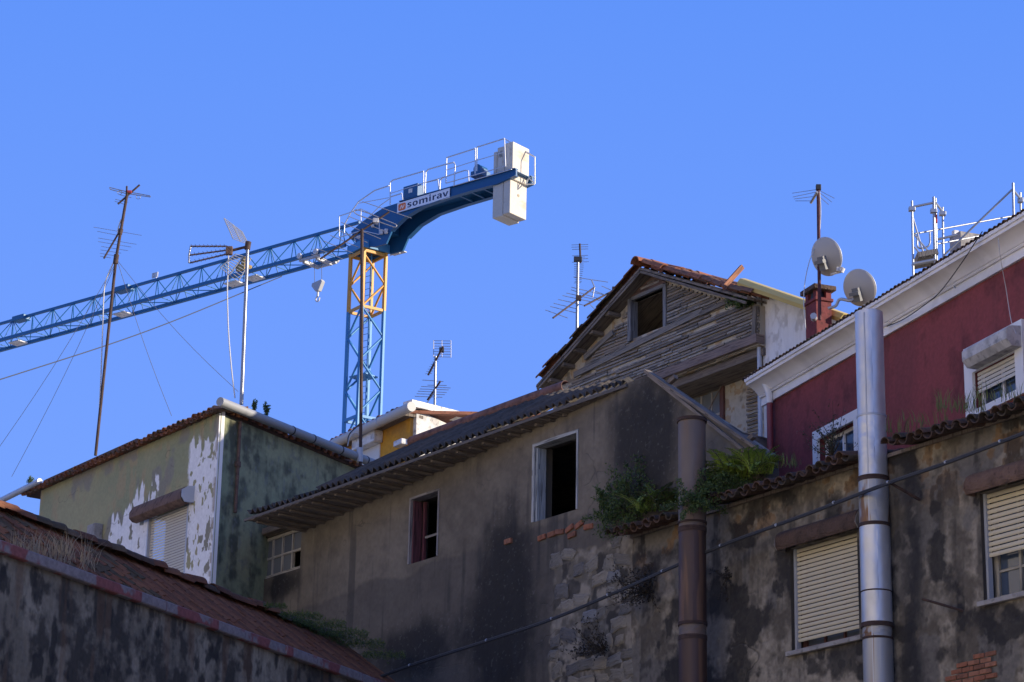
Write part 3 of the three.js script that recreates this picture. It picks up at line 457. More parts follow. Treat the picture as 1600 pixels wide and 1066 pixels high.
// ---------------------------------------------------------------- the timber house: gable of laths and beams, open attic window
const T = new Front(1185, 535, 44, -34);
{
  const o = thing('timber_gable_house', 'ruined house with grey lath gable, black open attic window and sagging tile roof', 'house', T);
  const apex = T.pt(1003, 420, 0.3), le = T.pt(846, 598, 0.3), xr = T.x(1188, 500), re = V(xr, T.y(1188, 468, 0.1), 0), low = T.y(1187, 540);
  const slopeL = (apex.y - le.y) / (apex.x - le.x), slopeR = (apex.y - re.y) / (re.x - apex.x);
  const roofAt = (x) => (x < apex.x ? apex.y - (apex.x - x) * slopeL : apex.y - (x - apex.x) * slopeR);
  const Wn = { x0: T.x(989, 500), x1: T.x(1041, 475), y0: T.y(1015, 519), y1: T.y(1015, 460) };
  const pm = paint(le.x, low - 2, xr, apex.y, 640, 448, (u, v) => {
    const n1 = fbm(u * 1.2, v * 1.2, 4, 301), n2 = fbm(u * 6, v * 6, 4, 303), n3 = fbm(u * 20, v * 20, 3, 307);
    let c = mixc([0.40, 0.36, 0.28], [0.50, 0.45, 0.35], n1), h = 0.7;
    const f = sst(0.55, 0.6, n2); c = mixc(c, [0.36, 0.24, 0.12], f * 0.7); h -= 0.3 * f;
    c = mixc(c, [0.14, 0.12, 0.1], 0.7 * sst(0.6, 0.7, fbm(u * 3, v * 3, 4, 311)));
    return [...mul(c, 0.85 + 0.3 * n3), h + 0.1 * n3];
  });
  const plaster = painted(pm, 0.02);
  part(o, 'wall', slab([[le.x, low - 2], [apex.x, low - 2], [apex.x, low], [xr, low], [xr, re.y - 0.06], [apex.x, apex.y - 0.06], [le.x, le.y - 0.06]], [rect(Wn.x0, Wn.x1, Wn.y0, Wn.y1)], 0.12), plaster);
  // laths, row by row, with breaks and slips
  const sA = T.pt(893, 600), sB = T.pt(985, 478), startX = (y) => lerp(sA.x, sB.x, (y - sA.y) / (sB.y - sA.y)) + 0.35 * (fbm(y * 3, 1, 3, 313) - 0.5);
  const lathG = [0, 1, 2].map((k) => rbox(-0.5, 0.5, -0.022, 0.022, 0, 0.024 + k * 0.007, 0.006));
  for (let y = low + 0.03; y < apex.y - 0.1; y += 0.062) {
    let x = Math.max(le.x + 0.1, startX(y)); const limit = apex.x + Math.min(xr - apex.x, Math.max(0, (apex.y - 0.16 - y) / slopeR));
    while (x < limit - 0.05) {
      let e = Math.min(limit, x + (rnd() < 0.6 ? rr(0.22, 0.6) : rr(0.6, 1.6))); const inW = y > Wn.y0 - 0.05 && y < Wn.y1 + 0.03;
      if (inW && x < Wn.x1 + 0.06 && e > Wn.x0 - 0.06) { if (x < Wn.x0 - 0.1) e = Wn.x0 - 0.06; else { x = Wn.x1 + 0.06; continue; } }
      if (roofAt(x) - 0.1 < y) { x += 0.1; continue; }
      if (rnd() > 0.035) { const m = part(o, 'lath', pick(lathG), pick(M.wood)); m.scale.x = e - x - rr(0.004, 0.03); m.position.set((x + e) / 2, y + rr(-0.006, 0.006), 0.004 + rr(0, 0.012)); m.rotation.z = rr(-0.005, 0.005) + (rnd() < 0.04 ? rr(-0.05, 0.02) : 0); m.rotation.x = rr(-0.15, 0.1); }
      x = e;
    }
  }
  const timber = (name, a, b, w, h, m, z = 0.05) => part(o, name, beam(a.clone().setZ(z), b.clone().setZ(z), w, h), m);
  timber('rail', T.pt(901, 587), T.pt(1102, 487), 0.06, 0.12, M.wood[1]);
  timber('rail', T.pt(1098, 492), T.pt(1184, 452), 0.06, 0.08, M.wood[3]);
  timber('strut', T.pt(917, 560), T.pt(962, 520), 0.06, 0.12, M.wood[1]);
  timber('post', T.pt(1182, 535), T.pt(1184, 480), 0.07, 0.1, M.wood[3]);
  const bl = T.pt(1058, 585), br = T.pt(1187, 525);
  timber('sill_beam', V(bl.x - 1.2, (bl.y + br.y) / 2, 0), V(xr + 0.02, (bl.y + br.y) / 2, 0), 0.2, 0.17, wm([0.24, 0.18, 0.15]), 0.02);
  part(o, 'jetty_floor', box(apex.x - 0.3, xr, low - 0.17, low - 0.02, -1.0, -0.06), M.darkWood);
  part(o, 'window_frame', merge([box(Wn.x0 - 0.09, Wn.x0 + 0.02, Wn.y0 - 0.05, Wn.y1 + 0.05, -0.1, 0.07), box(Wn.x1 - 0.02, Wn.x1 + 0.07, Wn.y0 - 0.05, Wn.y1 + 0.05, -0.1, 0.07), box(Wn.x0 + 0.021, Wn.x1 - 0.021, Wn.y1 - 0.0, Wn.y1 + 0.07, -0.1, 0.065)]), wm([0.22, 0.22, 0.22]));
  part(o, 'gable_board', slab([[Wn.x0 - 0.1, Wn.y1 + 0.075], [Wn.x1 + 0.07, Wn.y1 + 0.075], [apex.x + 0.25, roofAt(apex.x + 0.25) - 0.1], [apex.x, apex.y - 0.1], [Wn.x0 - 0.1, Math.max(Wn.y1 + 0.08, roofAt(Wn.x0 - 0.1) - 0.1)]], [], 0.04).translate(0, 0, 0.05), wm([0.15, 0.09, 0.07]));
  // storey below, set back, with a leaning glazed window
  const zb = -0.75, Lw = { x0: T.x(1076, 640, zb), x1: T.x(1128, 620, zb), y0: T.y(1110, 672, zb), y1: T.y(1105, 597, zb) };
  part(o, 'lower_wall', slab([[apex.x - 0.3, 9], [xr, 9], [xr, low - 0.18], [apex.x - 0.3, low - 0.18]], [rect(Lw.x0, Lw.x1, Lw.y0, Lw.y1)], 0.25).translate(0, 0, zb), plaster);
  const lf = part(o, 'window_frame', merge([box(Lw.x1 - 0.01, Lw.x1 + 0.1, Lw.y0 - 0.3, Lw.y1 + 0.03, zb - 0.1, zb + 0.05)]), M.redWood);
  const wb = part(o, 'window_sash', merge([0, 0.33, 0.66, 1].map((t) => box(lerp(Lw.x0, Lw.x1 - 0.05, t) - 0.0, lerp(Lw.x0, Lw.x1 - 0.05, t) + 0.035, Lw.y0, Lw.y1 - 0.001, zb - 0.08, zb - 0.04)).concat([box(Lw.x0 + 0.04, Lw.x1 - 0.055, Lw.y1 - 0.05, Lw.y1 - 0.002, zb - 0.079, zb - 0.041), box(Lw.x0 + 0.04, Lw.x1 - 0.055, lerp(Lw.y0, Lw.y1, 0.27), lerp(Lw.y0, Lw.y1, 0.27) + 0.04, zb - 0.078, zb - 0.042)])), wm([0.5, 0.47, 0.42]));
  for (let i = 0; i < 3; i++) part(wb, 'pane', box(lerp(Lw.x0, Lw.x1 - 0.05, i / 3) + 0.03, lerp(Lw.x0, Lw.x1 - 0.05, (i + 1) / 3) + 0.002, Lw.y0, Lw.y1 - 0.03, zb - 0.062, zb - 0.058), mat([0.17, 0.19, 0.21], { roughness: 0.2 }));
  part(o, 'fallen_batten', bar(T.pt(1102, 650, zb + 0.12), T.pt(1130, 598, zb + 0.06), 0.014), M.darkWood);
  const lx0 = T.x(1166, 620, zb), lx1 = T.x(1189, 620, zb);
  for (let y = T.y(1180, 695, zb); y < low - 0.2; y += 0.07) { const m = part(o, 'lath', lathG[1], pick(M.wood)); m.scale.x = lx1 - lx0 - rr(0, 0.1); m.position.set((lx0 + lx1) / 2 + rr(0, 0.04), y, zb + 0.003); m.rotation.z = rr(-0.12, 0.02); }
  timber('post', V(xr + 0.06, 9, 0), V(xr + 0.06, low - 0.2, 0), 0.14, 0.14, M.darkWood, zb + 0.1);
  part(o, 'side_wall', box(xr - 0.25, xr, low - 0.1, re.y - 0.1, -6, -0.26), M.concreteDark);
  part(o, 'side_wall', box(le.x, le.x + 0.25, low - 2, le.y - 0.1, -6, -0.26), M.concreteDark);
  part(o, 'back_wall', slab([[le.x, 9], [xr, 9], [xr, re.y - 0.1], [apex.x, apex.y - 0.1], [le.x, le.y - 0.1]], [], 0.25).translate(0, 0, -6), M.concreteDark);
  part(o, 'attic_floor', box(le.x + 0.26, xr - 0.26, low - 0.15, low - 0.02, -5.99, -1.01), M.room);
  // roof: boards, purlin ends, tiles
  const roofSide = (x0, y0, x1, y1, name) => part(o, name, slab([[x0, y0], [x1, y1], [x1, y1 + 0.05], [x0, y0 + 0.05]], [], 6.6).translate(0, 0, 0.35), M.oldWood);
  roofSide(le.x - 0.12, le.y - 0.12 * slopeL - 0.03, apex.x, apex.y - 0.03, 'roof_boards'); roofSide(apex.x + 0.001, apex.y - 0.03, re.x + 0.05, re.y - 0.03, 'roof_boards');
  for (const [px, py] of [[955, 491], [929, 520], [902, 548], [884, 571], [864, 595]]) { const p = T.pt(px, py, 0.2); part(o, 'purlin', rbox(p.x - 0.07, p.x + 0.06, p.y - 0.045, p.y + 0.045, -0.1, 0.3, 0.02), M.oldWood); }
  part(o, 'barge_board', beam(V(le.x - 0.1, le.y - 0.1 * slopeL - 0.08, 0.33), V(apex.x, apex.y - 0.07, 0.33), 0.03, 0.05), M.oldWood);
  part(o, 'barge_board', beam(V(apex.x, apex.y - 0.07, 0.33), V(re.x, re.y - 0.08, 0.33), 0.03, 0.05), M.oldWood);
  const vt = profile(arc(0.1, -1.45, 1.45, 7), 0.42, 0.018, 0.85);
  for (const [side, len] of [[-1, Math.hypot(apex.x - le.x, apex.y - le.y)], [1, Math.hypot(re.x - apex.x, apex.y - re.y)]]) for (let s = 0.1; s < len; s += 0.33) for (let k = 0; k < 9; k++) {
    const t = s / len, e = side < 0 ? le : re, x = lerp(apex.x, e.x, t), y = lerp(apex.y, e.y, t), a = Math.atan(side < 0 ? slopeL : slopeR);
    if (k > 2 && side > 0 && s > 1.2 && rnd() < 0.2) continue;
    const m = part(o, 'roof_tile', vt, side > 0 ? pick(M.clay) : pick(M.mossClay)); m.position.set(x, y + 0.08 + rr(0, 0.05) + (k % 2 ? -0.03 : 0.02), 0.3 - k * 0.2 + rr(-0.03, 0.03));
    m.rotation.set(a + rr(-0.04, 0.1), side * Math.PI / 2 + rr(-0.06, 0.06), 0, 'YXZ'); if (side < 0) m.rotation.x = a + rr(-0.03, 0.03);
  }
  for (let k = 0; k < 8; k++) { const m = part(o, 'ridge_tile', profile(arc(0.13, -1.5, 1.5, 8), 0.44, 0.02, 0.9), pick(M.clay)); m.position.set(apex.x, apex.y + 0.1, 0.42 - 0.38 * (k + 1)); m.rotation.x = rr(-0.02, 0.05); }
}

// ---------------------------------------------------------------- white end wall with metal flashing beside the timber house
{
  const W = new Front(1190, 560, 44.12, -34), o = thing('white_house', 'white rendered house wall with bent yellowish metal roof flashing', 'house', W);
  const a = W.pt(1191, 452), b = W.pt(1330, 500), xr = b.x;
  const wmaps = paint(a.x, a.y - 3, xr, a.y + 0.2, 320, 320, (u, v) => { const n = fbm(u * 7, v * 5, 4, 331), f = fbm(u * 20, v * 3, 3, 333); return [...mixc([0.76, 0.76, 0.75], [0.56, 0.55, 0.53], sst(0.5, 0.7, n)).map((c) => c * (0.9 + 0.2 * f)), n]; });
  part(o, 'wall', slab([[a.x, 0], [xr, 0], [xr, b.y], [a.x, a.y]], [], 0.3), painted(wmaps, 0.03));
  part(o, 'corner_pipe', bar(V(a.x - 0.03, 8, 0.06), V(a.x - 0.03, a.y + 0.02, 0.06), 0.045), M.zinc);
  const dx = xr - a.x + 0.4, sl = (b.y - a.y) / (xr - a.x), fl = mat([0.60, 0.46, 0.15], { roughness: 0.55, metalness: 0.15 });
  const f = part(o, 'flashing', alongX(profile([[-0.05, 0.46], [0.02, 0.5], [0.1, 0.46], [0.12, 0.36], [0.04, 0.2], [0.0, 0.05], [0.0, -1]], Math.hypot(dx, dx * sl), 0.015)).rotateZ(Math.atan(sl)).translate(a.x - 0.12, a.y - 0.12 * sl - 0.02, 0), fl);
}

// ---------------------------------------------------------------- the red house: moulded white cornice, tiled edge, two windows
{
  const F = RED, o = thing('red_house', 'dark red rendered house with moulded white cornice and white window surrounds', 'house', F);
  const xl = F.x(1200, 640), xr = 16, bandB = F.y(1600, 404), topY = F.y(1600, 330, 0.36);
  const U = { x0: F.x(1524, 590), y0: F.y(1530, 640), y1: F.y(1526, 580) - 0.02 }; U.x1 = U.x0 + 1.15;
  const D = { x0: F.x(1281, 690), x1: F.x(1338, 670), y0: F.y(1300, 740), y1: F.y(1310, 672) };
  const rm = paint(xl, 8, 3, bandB, 640, 448, (u, v) => { const n = fbm(u * 1.5, v * 0.8, 5, 341), f = fbm(u * 25, v * 25, 3, 343), st = fbm(u * 6, v * 0.6, 4, 347); return [...mul(mixc([0.25, 0.054, 0.052], [0.2, 0.047, 0.046], sst(0.4, 0.65, n * 0.6 + st * 0.4)), 0.8 + 0.4 * f - 0.25 * sst(0.56, 0.7, fbm(u * 3, v * 2, 4, 349))), 0.5 + 0.4 * f]; });
  part(o, 'wall', slab([[xl, 0], [xr, 0], [xr, topY - 0.1], [xl, topY - 0.1]], [rect(U.x0, U.x1, U.y0, U.y1), rect(D.x0, D.x1, D.y0, D.y1)], 0.4), painted(rm, 0.012, 0.9));
  shell(o, xl, xr, topY - 0.1, 8, M.cream, [3, 6, 9, 12]);
  // cornice: (height, projection) swept along the front
  const H = topY - bandB, prof = [[0, 0.003], [0, 0.05], [H * 0.3, 0.05], [H * 0.3, 0.085], [H * 0.345, 0.1], [H * 0.38, 0.085], [H * 0.40, 0.11], [H * 0.46, 0.13], [H * 0.56, 0.17], [H * 0.66, 0.24], [H * 0.72, 0.30], [H * 0.74, 0.34], [H * 0.84, 0.345], [H * 0.86, 0.37], [H * 0.97, 0.375], [H * 0.98, 0.003]];
  const cg = new THREE.ExtrudeGeometry(new THREE.Shape(prof.map(([y, z]) => new THREE.Vector2(z, y))), { depth: xr - xl + 0.15, bevelEnabled: false });
  const corM = paint(0, 0, 4, 4, 256, 256, (u, v) => { const n = fbm(u * 2, v * 2, 5, 351, 8), f = fbm(u * 8, v * 8, 3, 353, 32); const k = 0.86 - 0.14 * sst(0.5, 0.7, n) - 0.06 * f; return [k, k * 0.985, k * 0.97, f]; }, true);
  part(o, 'cornice', toCreasedNormals(cg.rotateY(-Math.PI / 2).scale(-1, 1, 1), 0.5).translate(xl - 0.15, bandB, 0), painted(corM, 0.003, 0.8)).material.side = THREE.DoubleSide;
  const et = profile(arc(0.055, -1.3, 1.3, 6), 0.4, 0.014, 0.85);
  for (let x = xl - 0.15; x < 1.2; x += 0.125) { const m = part(o, 'roof_tile', et, pick(M.darkClay)); m.position.set(x, topY + 0.05 + rr(-0.008, 0.008), -0.01); m.rotation.set(R(12), rr(-0.03, 0.03), 0); }
  part(o, 'roof', slab([[xl - 0.15, 0], [xr, 0], [xr, 8.5], [xl - 0.15, 8.5]], [], 0.06).rotateX(-Math.PI / 2 + 0.12).translate(0, topY + 0.02, 0.36), M.darkClay[2]);
  const hk = (px, py) => { const p = F.pt(px, py, 0.05); part(o, 'cornice_hook', new THREE.TorusGeometry(0.05, 0.01, 6, 14, 4.4).translate(p.x, p.y, 0.08), M.zinc); };
  hk(1215, 601); hk(1496, 445);
  // window surrounds, frames, glass
  for (const w of [U, D]) {
    const t = w === U ? 0.22 : 0.16;
    part(o, 'surround', slab([[w.x0 - t, w.y0 - 0.1], [w.x1 + t, w.y0 - 0.1], [w.x1 + t, w.y1 + (w === U ? 0.42 : 0.16)], [w.x0 - t, w.y1 + (w === U ? 0.42 : 0.16)]], [rect(w.x0, w.x1, w.y0, w.y1)], 0.05).translate(0, 0, 0.052), M.trim);
    const f = part(o, 'window_frame', merge([box(w.x0 + 0.002, w.x0 + 0.06, w.y0, w.y1 - 0.002, -0.16, -0.1), box(w.x1 - 0.06, w.x1 - 0.002, w.y0, w.y1 - 0.002, -0.16, -0.1), box((w.x0 + w.x1) / 2 - 0.03, (w.x0 + w.x1) / 2 + 0.03, w.y0, w.y1 - 0.07, -0.158, -0.102), box(w.x0 + 0.061, w.x1 - 0.061, w.y1 - 0.065, w.y1 - 0.003, -0.157, -0.103)]), M.trim);
    for (const s of [0, 1]) part(f, 'pane', box(s ? (w.x0 + w.x1) / 2 + 0.03 : w.x0 + 0.06, s ? w.x1 - 0.06 : (w.x0 + w.x1) / 2 - 0.03, w.y0, w.y1 - 0.06, -0.135, -0.13), mat([0.045, 0.06, 0.085], { roughness: 0.06 }));
  }
  shutter(o, U.x0 + 0.03, U.x1 - 0.03, U.y1 - 0.3, U.y1, -0.03, 0.065, M.slatWhite);
  const hx0 = F.x(1508, 570, 0.25), hood = part(o, 'shutter_box', slab([[0.052, 0], [0.22, 0], [0.3, 0.1], [0.3, 0.24], [0.24, 0.3], [0.052, 0.32]], [], U.x1 + 0.2 - hx0, 0.008).rotateY(-Math.PI / 2).translate(hx0, U.y1 + 0.005, 0), gm([0.6, 0.58, 0.55]));
  // downpipe with a white elbow
  const dp = F.pt(1203, 650, 0.1), dm = mat([0.24, 0.05, 0.06], { roughness: 0.55 });
  part(o, 'down_pipe', bar(V(dp.x, 0.2, 0.1), V(dp.x, bandB - 0.05, 0.1), 0.055, 0.055, 12), dm);
  part(o, 'pipe_elbow', curve([V(dp.x, bandB - 0.06, 0.1), V(dp.x, bandB + 0.12, 0.11), V(dp.x - 0.05, bandB + 0.3, 0.16), V(dp.x - 0.12, bandB + 0.42, 0.22)], 0.06, 12, 10), M.trim);
}

// ---------------------------------------------------------------- the ochre house behind, with its sunlit white end wall
{
  const Y = new Front(643, 640, 58, -31.1), Y2 = new Front(651, 645, 58, 48), o = thing('ochre_house', 'small ochre house with pale gutter and a sunlit white end wall', 'house', Y);
  const x0 = Y.x(500, 720), top = Y.y(643, 652), om = paint(x0, top - 4, 0.2, top, 384, 384, (u, v) => { const n = fbm(u * 1.5, v * 1.5, 5, 361), f = fbm(u * 14, v * 14, 3, 363); return [...mul(mixc([0.66, 0.31, 0.025], [0.50, 0.25, 0.045], sst(0.45, 0.65, n)), 0.85 + 0.3 * f), f]; });
  part(o, 'wall', slab([[x0, 0], [-0.05, 0], [-0.05, top], [x0, top]], [], 0.3), painted(om, 0.006));
  const g0 = Y.pt(522, 692, 0.35), g1 = Y.pt(640, 637, 0.35), g = part(o, 'gutter', bar(V(g0.x, g1.y, 0.35), V(g1.x + 0.1, g1.y, 0.35), 0.12, 0.12, 14), mat([0.5, 0.48, 0.44], { roughness: 0.5 }));
  for (const t of [0.3, 0.62]) part(g, 'gutter_clip', bar(V(lerp(g0.x, g1.x, t), g1.y, 0.35), V(lerp(g0.x, g1.x, t) + 0.04, g1.y, 0.35), 0.128, 0.128, 14), M.zinc);
  part(o, 'soffit', box(x0, 0.05, top + 0.003, top + 0.07, -0.3, 0.34), M.darkWood);
  const sb = Y.pt(586, 690, 0.0); part(o, 'shutter_box', rbox(sb.x - 0.75, sb.x + 0.42, sb.y - 0.12, sb.y + 0.18, 0.003, 0.26, 0.03), M.white);
  part(o, 'shutter', box(sb.x - 0.6, sb.x + 0.3, sb.y - 1.3, sb.y - 0.125, 0.003, 0.03), M.slatWhite);
  part(o, 'bracket', rbox(-0.5, -0.1, Y.y(640, 690) - 0.07, Y.y(640, 690) + 0.07, 0.003, 0.2, 0.02), M.white);
  const o2 = new THREE.Group(); o2.name = 'end_front'; o.add(o2); o2.position.copy(Y.local(Y2.o)); o2.rotation.y = Y2.turn - Y.turn;
  const e1 = Y2.pt(650, 640), e2 = Y2.pt(731, 660);
  part(o2, 'wall', slab([[0, 0], [e2.x + 1.5, 0], [e2.x + 1.5, e2.y - 0.5], [0, e1.y]], [], 0.3), gm([0.66, 0.64, 0.6], { bumpScale: 0.006 }));
  part(o2, 'verge_trim', beam(V(-0.25, e1.y + 0.1, -0.05), V(e2.x + 1.5, e1.y + 0.1 + (e2.y - e1.y) / (e2.x) * (e2.x + 1.5), -0.05), 0.34, 0.16), M.white);
  for (let x = x0; x < 0.2; x += 0.24) { const m = tile(o, 'roof_tile', tileGeo, M.clay, x, top + 0.18, 0.0, R(15)); m.scale.set(1.3, 1.2, 1); }
  part(o, 'roof', slab([[x0, 0], [0.05, 0], [0.5, 4], [x0, 4]], [], 0.08).rotateX(-Math.PI / 2 + 0.12).translate(0, top + 0.15, 0.1), M.clay[1]);
}

// ---------------------------------------------------------------- the tower crane
{
  const C = new Front(575.6, 395, 105, -50.7);                    // the upright plane of the jib: x towards the counterweight
  const o = thing('tower_crane', 'blue tower crane with yellow top mast section, long jib and white counterweight blocks', 'crane', C);
  const blue = mat([0.01, 0.095, 0.23], { roughness: 0.45 }), jibBlue = mat([0.015, 0.13, 0.28], { roughness: 0.45 }), mastBlue = mat([0.05, 0.23, 0.46], { roughness: 0.5 }), yellow = mat([0.6, 0.3, 0.045], { roughness: 0.5 });
  const galv = mat([0.66, 0.67, 0.68], { roughness: 0.4, metalness: 0.4 }), wire = mat([0.12, 0.13, 0.15], { roughness: 0.5 }), pale = painted(paint(0, 0, 4, 4, 256, 256, (u, v) => { const n = fbm(u * 3, v * 1, 4, 501, 12), f = fbm(u * 16, v * 16, 2, 503, 64), k = 0.92 + 0.12 * f; return [...mul(mixc([0.62, 0.57, 0.47], [0.5, 0.43, 0.33], sst(0.6, 0.8, n)), k), f]; }, true), 0.004, 0.8), grey = mat([0.42, 0.43, 0.44], { roughness: 0.5 });
  const P = (x, y, z) => V(x, y, z);
  // mast: square, turned against the jib
  const mTop = C.y(575.6, 397), mYel = C.y(572, 487), w = 1.13 / 2, ang = R(-34.4), mu = V(Math.sin(ang), 0, -Math.cos(ang)), mv = V(-mu.z, 0, mu.x);
  const corner = [[-1, -1], [1, -1], [1, 1], [-1, 1]].map(([a, b]) => C.local(C.o.clone().addScaledVector(mu, a * w).addScaledVector(mv, b * w)));
  const leg = (k, y0, y1, m) => part(o, 'mast_leg', beam(P(corner[k].x, y0, corner[k].z), P(corner[k].x, y1, corner[k].z), 0.13, 0.13), m);
  for (let k = 0; k < 4; k++) { leg(k, mYel, mTop, yellow); leg(k, 0.2, mYel - 0.003, mastBlue); }
  const pitch = 1.22;
  for (let k = 0; k < 4; k++) {
    const a = corner[k], b = corner[(k + 1) % 4]; let up = k % 2 === 0;
    for (let y = mTop - 0.25; y > 6; y -= pitch) {
      const m = y - pitch / 2 > mYel ? yellow : mastBlue, A = up ? a : b, B = up ? b : a;
      part(o, 'mast_brace', bar(P(A.x, y, A.z), P(B.x, y - pitch, B.z), 0.05, 0.05, 6), m); up = !up;
    }
    for (const y of [mTop - 0.1, mYel, mYel - 5, mYel - 10]) part(o, 'mast_cross_bar', beam(P(a.x, y, a.z), P(b.x, y, b.z), 0.09, 0.12), y > mYel - 0.1 ? yellow : mastBlue);
  }
  const cx = corner[0].clone().lerp(corner[2], 0.5);
  const ladder = [bar(P(cx.x - 0.15, 8, cx.z), P(cx.x - 0.15, mTop, cx.z), 0.025), bar(P(cx.x + 0.2, 8, cx.z), P(cx.x + 0.2, mTop, cx.z), 0.025)];
  for (let y = 8; y < mTop; y += 0.3) ladder.push(bar(P(cx.x - 0.15, y, cx.z), P(cx.x + 0.2, y, cx.z), 0.013));
  part(o, 'mast_ladder', merge(ladder), mastBlue);
  part(o, 'mast_base', box(-2, 2, 0.01, 0.2, -2, 2), M.cement);
  part(o, 'landing', box(cx.x - 0.5, cx.x + 0.5, mYel - 3.05, mYel - 3, cx.z - 0.4, cx.z + 0.4), mastBlue);
  // slewing frame on the mast head
  const sf = (y0, y1, r) => { const c = [[-1, -1], [1, -1], [1, 1], [-1, 1]].map(([a, b]) => C.local(C.o.clone().addScaledVector(mu, a * r).addScaledVector(mv, b * r))); return merge(c.map((p, k) => beam(P(p.x, (y0 + y1) / 2, p.z), P(c[(k + 1) % 4].x, (y0 + y1) / 2, c[(k + 1) % 4].z), 0.1, y1 - y0))); };
  part(o, 'slew_frame', sf(mTop, mTop + 0.36, 0.66), mastBlue);
  part(o, 'slew_ring', new THREE.CylinderGeometry(0.58, 0.58, 0.5, 28).translate(0, mTop + 0.3, 0), M.black);
  part(o, 'turntable', new THREE.CylinderGeometry(0.66, 0.6, 0.12, 28).translate(0, mTop + 0.62, 0), M.white);
  // counter-jib: two deep girders, plate between, brackets
  const G0 = [[548, 362], [566, 346], [600, 324], [625, 316], [703, 294], [806, 264], [806, 274], [778, 287], [740, 297], [703, 308], [660, 323], [632, 340], [612, 360], [603, 381], [585, 386], [560, 384]].map(([x, y]) => { const p = C.pt(x, y, 0.6); return [p.x, p.y]; });
  const gl = (z) => { const g = part(o, 'girder', slab(G0, [], 0.1, 0.008).translate(0, 0, z), blue); part(g, 'flange', merge([3, 4].map((i) => beam(P(G0[i][0], G0[i][1] + 0.02, z - 0.05), P(G0[i + 1][0], G0[i + 1][1] + 0.02, z - 0.05), 0.24, 0.04)).concat([6, 7, 8, 9, 10, 11].map((i) => beam(P(G0[i][0], G0[i][1] - 0.015, z - 0.05), P(G0[i + 1][0], G0[i + 1][1] - 0.015, z - 0.05), 0.24, 0.03)))), blue); return g; };
  gl(0.6); gl(-0.5);
  for (let i = 2; i < 5; i++) { const a = G0[i], b = G0[i + 1]; part(o, 'deck_plate', slab([[a[0], a[1] - 0.2], [b[0], b[1] - (i === 4 ? 0.08 : 0.2)], [b[0], b[1] - (i === 4 ? 0.06 : 0.16)], [a[0], a[1] - 0.16]], [], 0.98).translate(0, 0, 0.49), blue); }
  for (const t of [0.15, 0.4, 0.65, 0.9]) { const x = lerp(G0[9][0], G0[7][0], t); const y = lerp(G0[9][1], G0[7][1], t); part(o, 'cross_member', beam(P(x, y + 0.05, 0.5), P(x, y + 0.05, -0.5), 0.08, 0.08), blue); }
  part(o, 'head_block', slab([[G0[0][0] - 0.2, mTop + 0.75], [G0[13][0] - 0.2, mTop + 0.69], [G0[12][0] - 0.5, G0[2][1] - 0.25], [G0[1][0], G0[1][1] - 0.1], [G0[0][0] - 0.2, G0[0][1] - 0.2]], [], 0.96).translate(0, 0, 0.48), blue);
  // banner with its lettering
  {
    const cv = document.createElement('canvas'); cv.width = 1024; cv.height = 196; const c = cv.getContext('2d');
    c.fillStyle = '#e9ebee'; c.fillRect(0, 0, 1024, 196); c.fillStyle = '#e8773c'; c.beginPath(); c.roundRect(22, 26, 148, 148, 34); c.fill();
    c.strokeStyle = '#f6e9e0'; c.lineWidth = 15; c.lineCap = 'round'; c.beginPath(); c.moveTo(58, 132); c.bezierCurveTo(76, 60, 100, 60, 96, 100); c.bezierCurveTo(94, 140, 118, 142, 136, 70); c.stroke();
    c.fillStyle = '#1d2a4d'; c.font = 'bold 176px sans-serif'; c.textBaseline = 'alphabetic'; c.save(); c.translate(192, 152); c.scale(808 / c.measureText('somirav').width, 1); c.fillText('somirav', 0, 0); c.restore();
    const t = new THREE.CanvasTexture(cv); t.colorSpace = THREE.SRGBColorSpace;
    const a = C.pt(621, 333, 0.64), b = C.pt(703, 309, 0.64), h = C.y(703, 294, 0.64) - b.y, g = new THREE.BoxGeometry(Math.hypot(b.x - a.x, b.y - a.y), h, 0.02), m = part(o, 'banner', g, new THREE.MeshStandardMaterial({ map: t, roughness: 0.6 }), 'white banner with dark lettering and an orange square emblem');
    m.position.set((a.x + b.x) / 2, (a.y + b.y) / 2 + h / 2, 0.66); m.rotation.z = Math.atan2(b.y - a.y, b.x - a.x);
  }
  // counterweights: three upright blocks in a row
  const z0 = -0.56, z1 = 0.56, cw = (xa, xb, ya, yb, zz0 = z0, zz1 = z1) => part(o, 'counterweight_block', rbox(xa, xb, ya, yb, zz0, zz1, 0.03), pale);
  const q = (px, py) => C.pt(px, py, 0.56), yT = q(797, 222).y, yM = q(797, 279).y, yB = q(790, 336).y, xA = q(770, 300).x, xB = q(786, 300).x, xC = q(797, 300).x;
  cw(xA, xB - 0.012, yB, yM); cw(xB + 0.012, xC, yB + 0.06, yM);
  cw(xA, q(776, 260).x, yM + 0.25, yT - 0.25); cw(q(776.6, 260).x, q(788, 250).x, yM + 0.2, yT - 0.1); cw(q(788.6, 250).x, q(801, 250).x, yM - 0.02, yT);
  part(o, 'lifting_hole', new THREE.CylinderGeometry(0.07, 0.07, 0.02, 18).rotateZ(Math.PI / 2).translate(xC + 0.006, (yB + yM) / 2 + 0.2, 0.0), gm([0.5, 0.42, 0.3]));
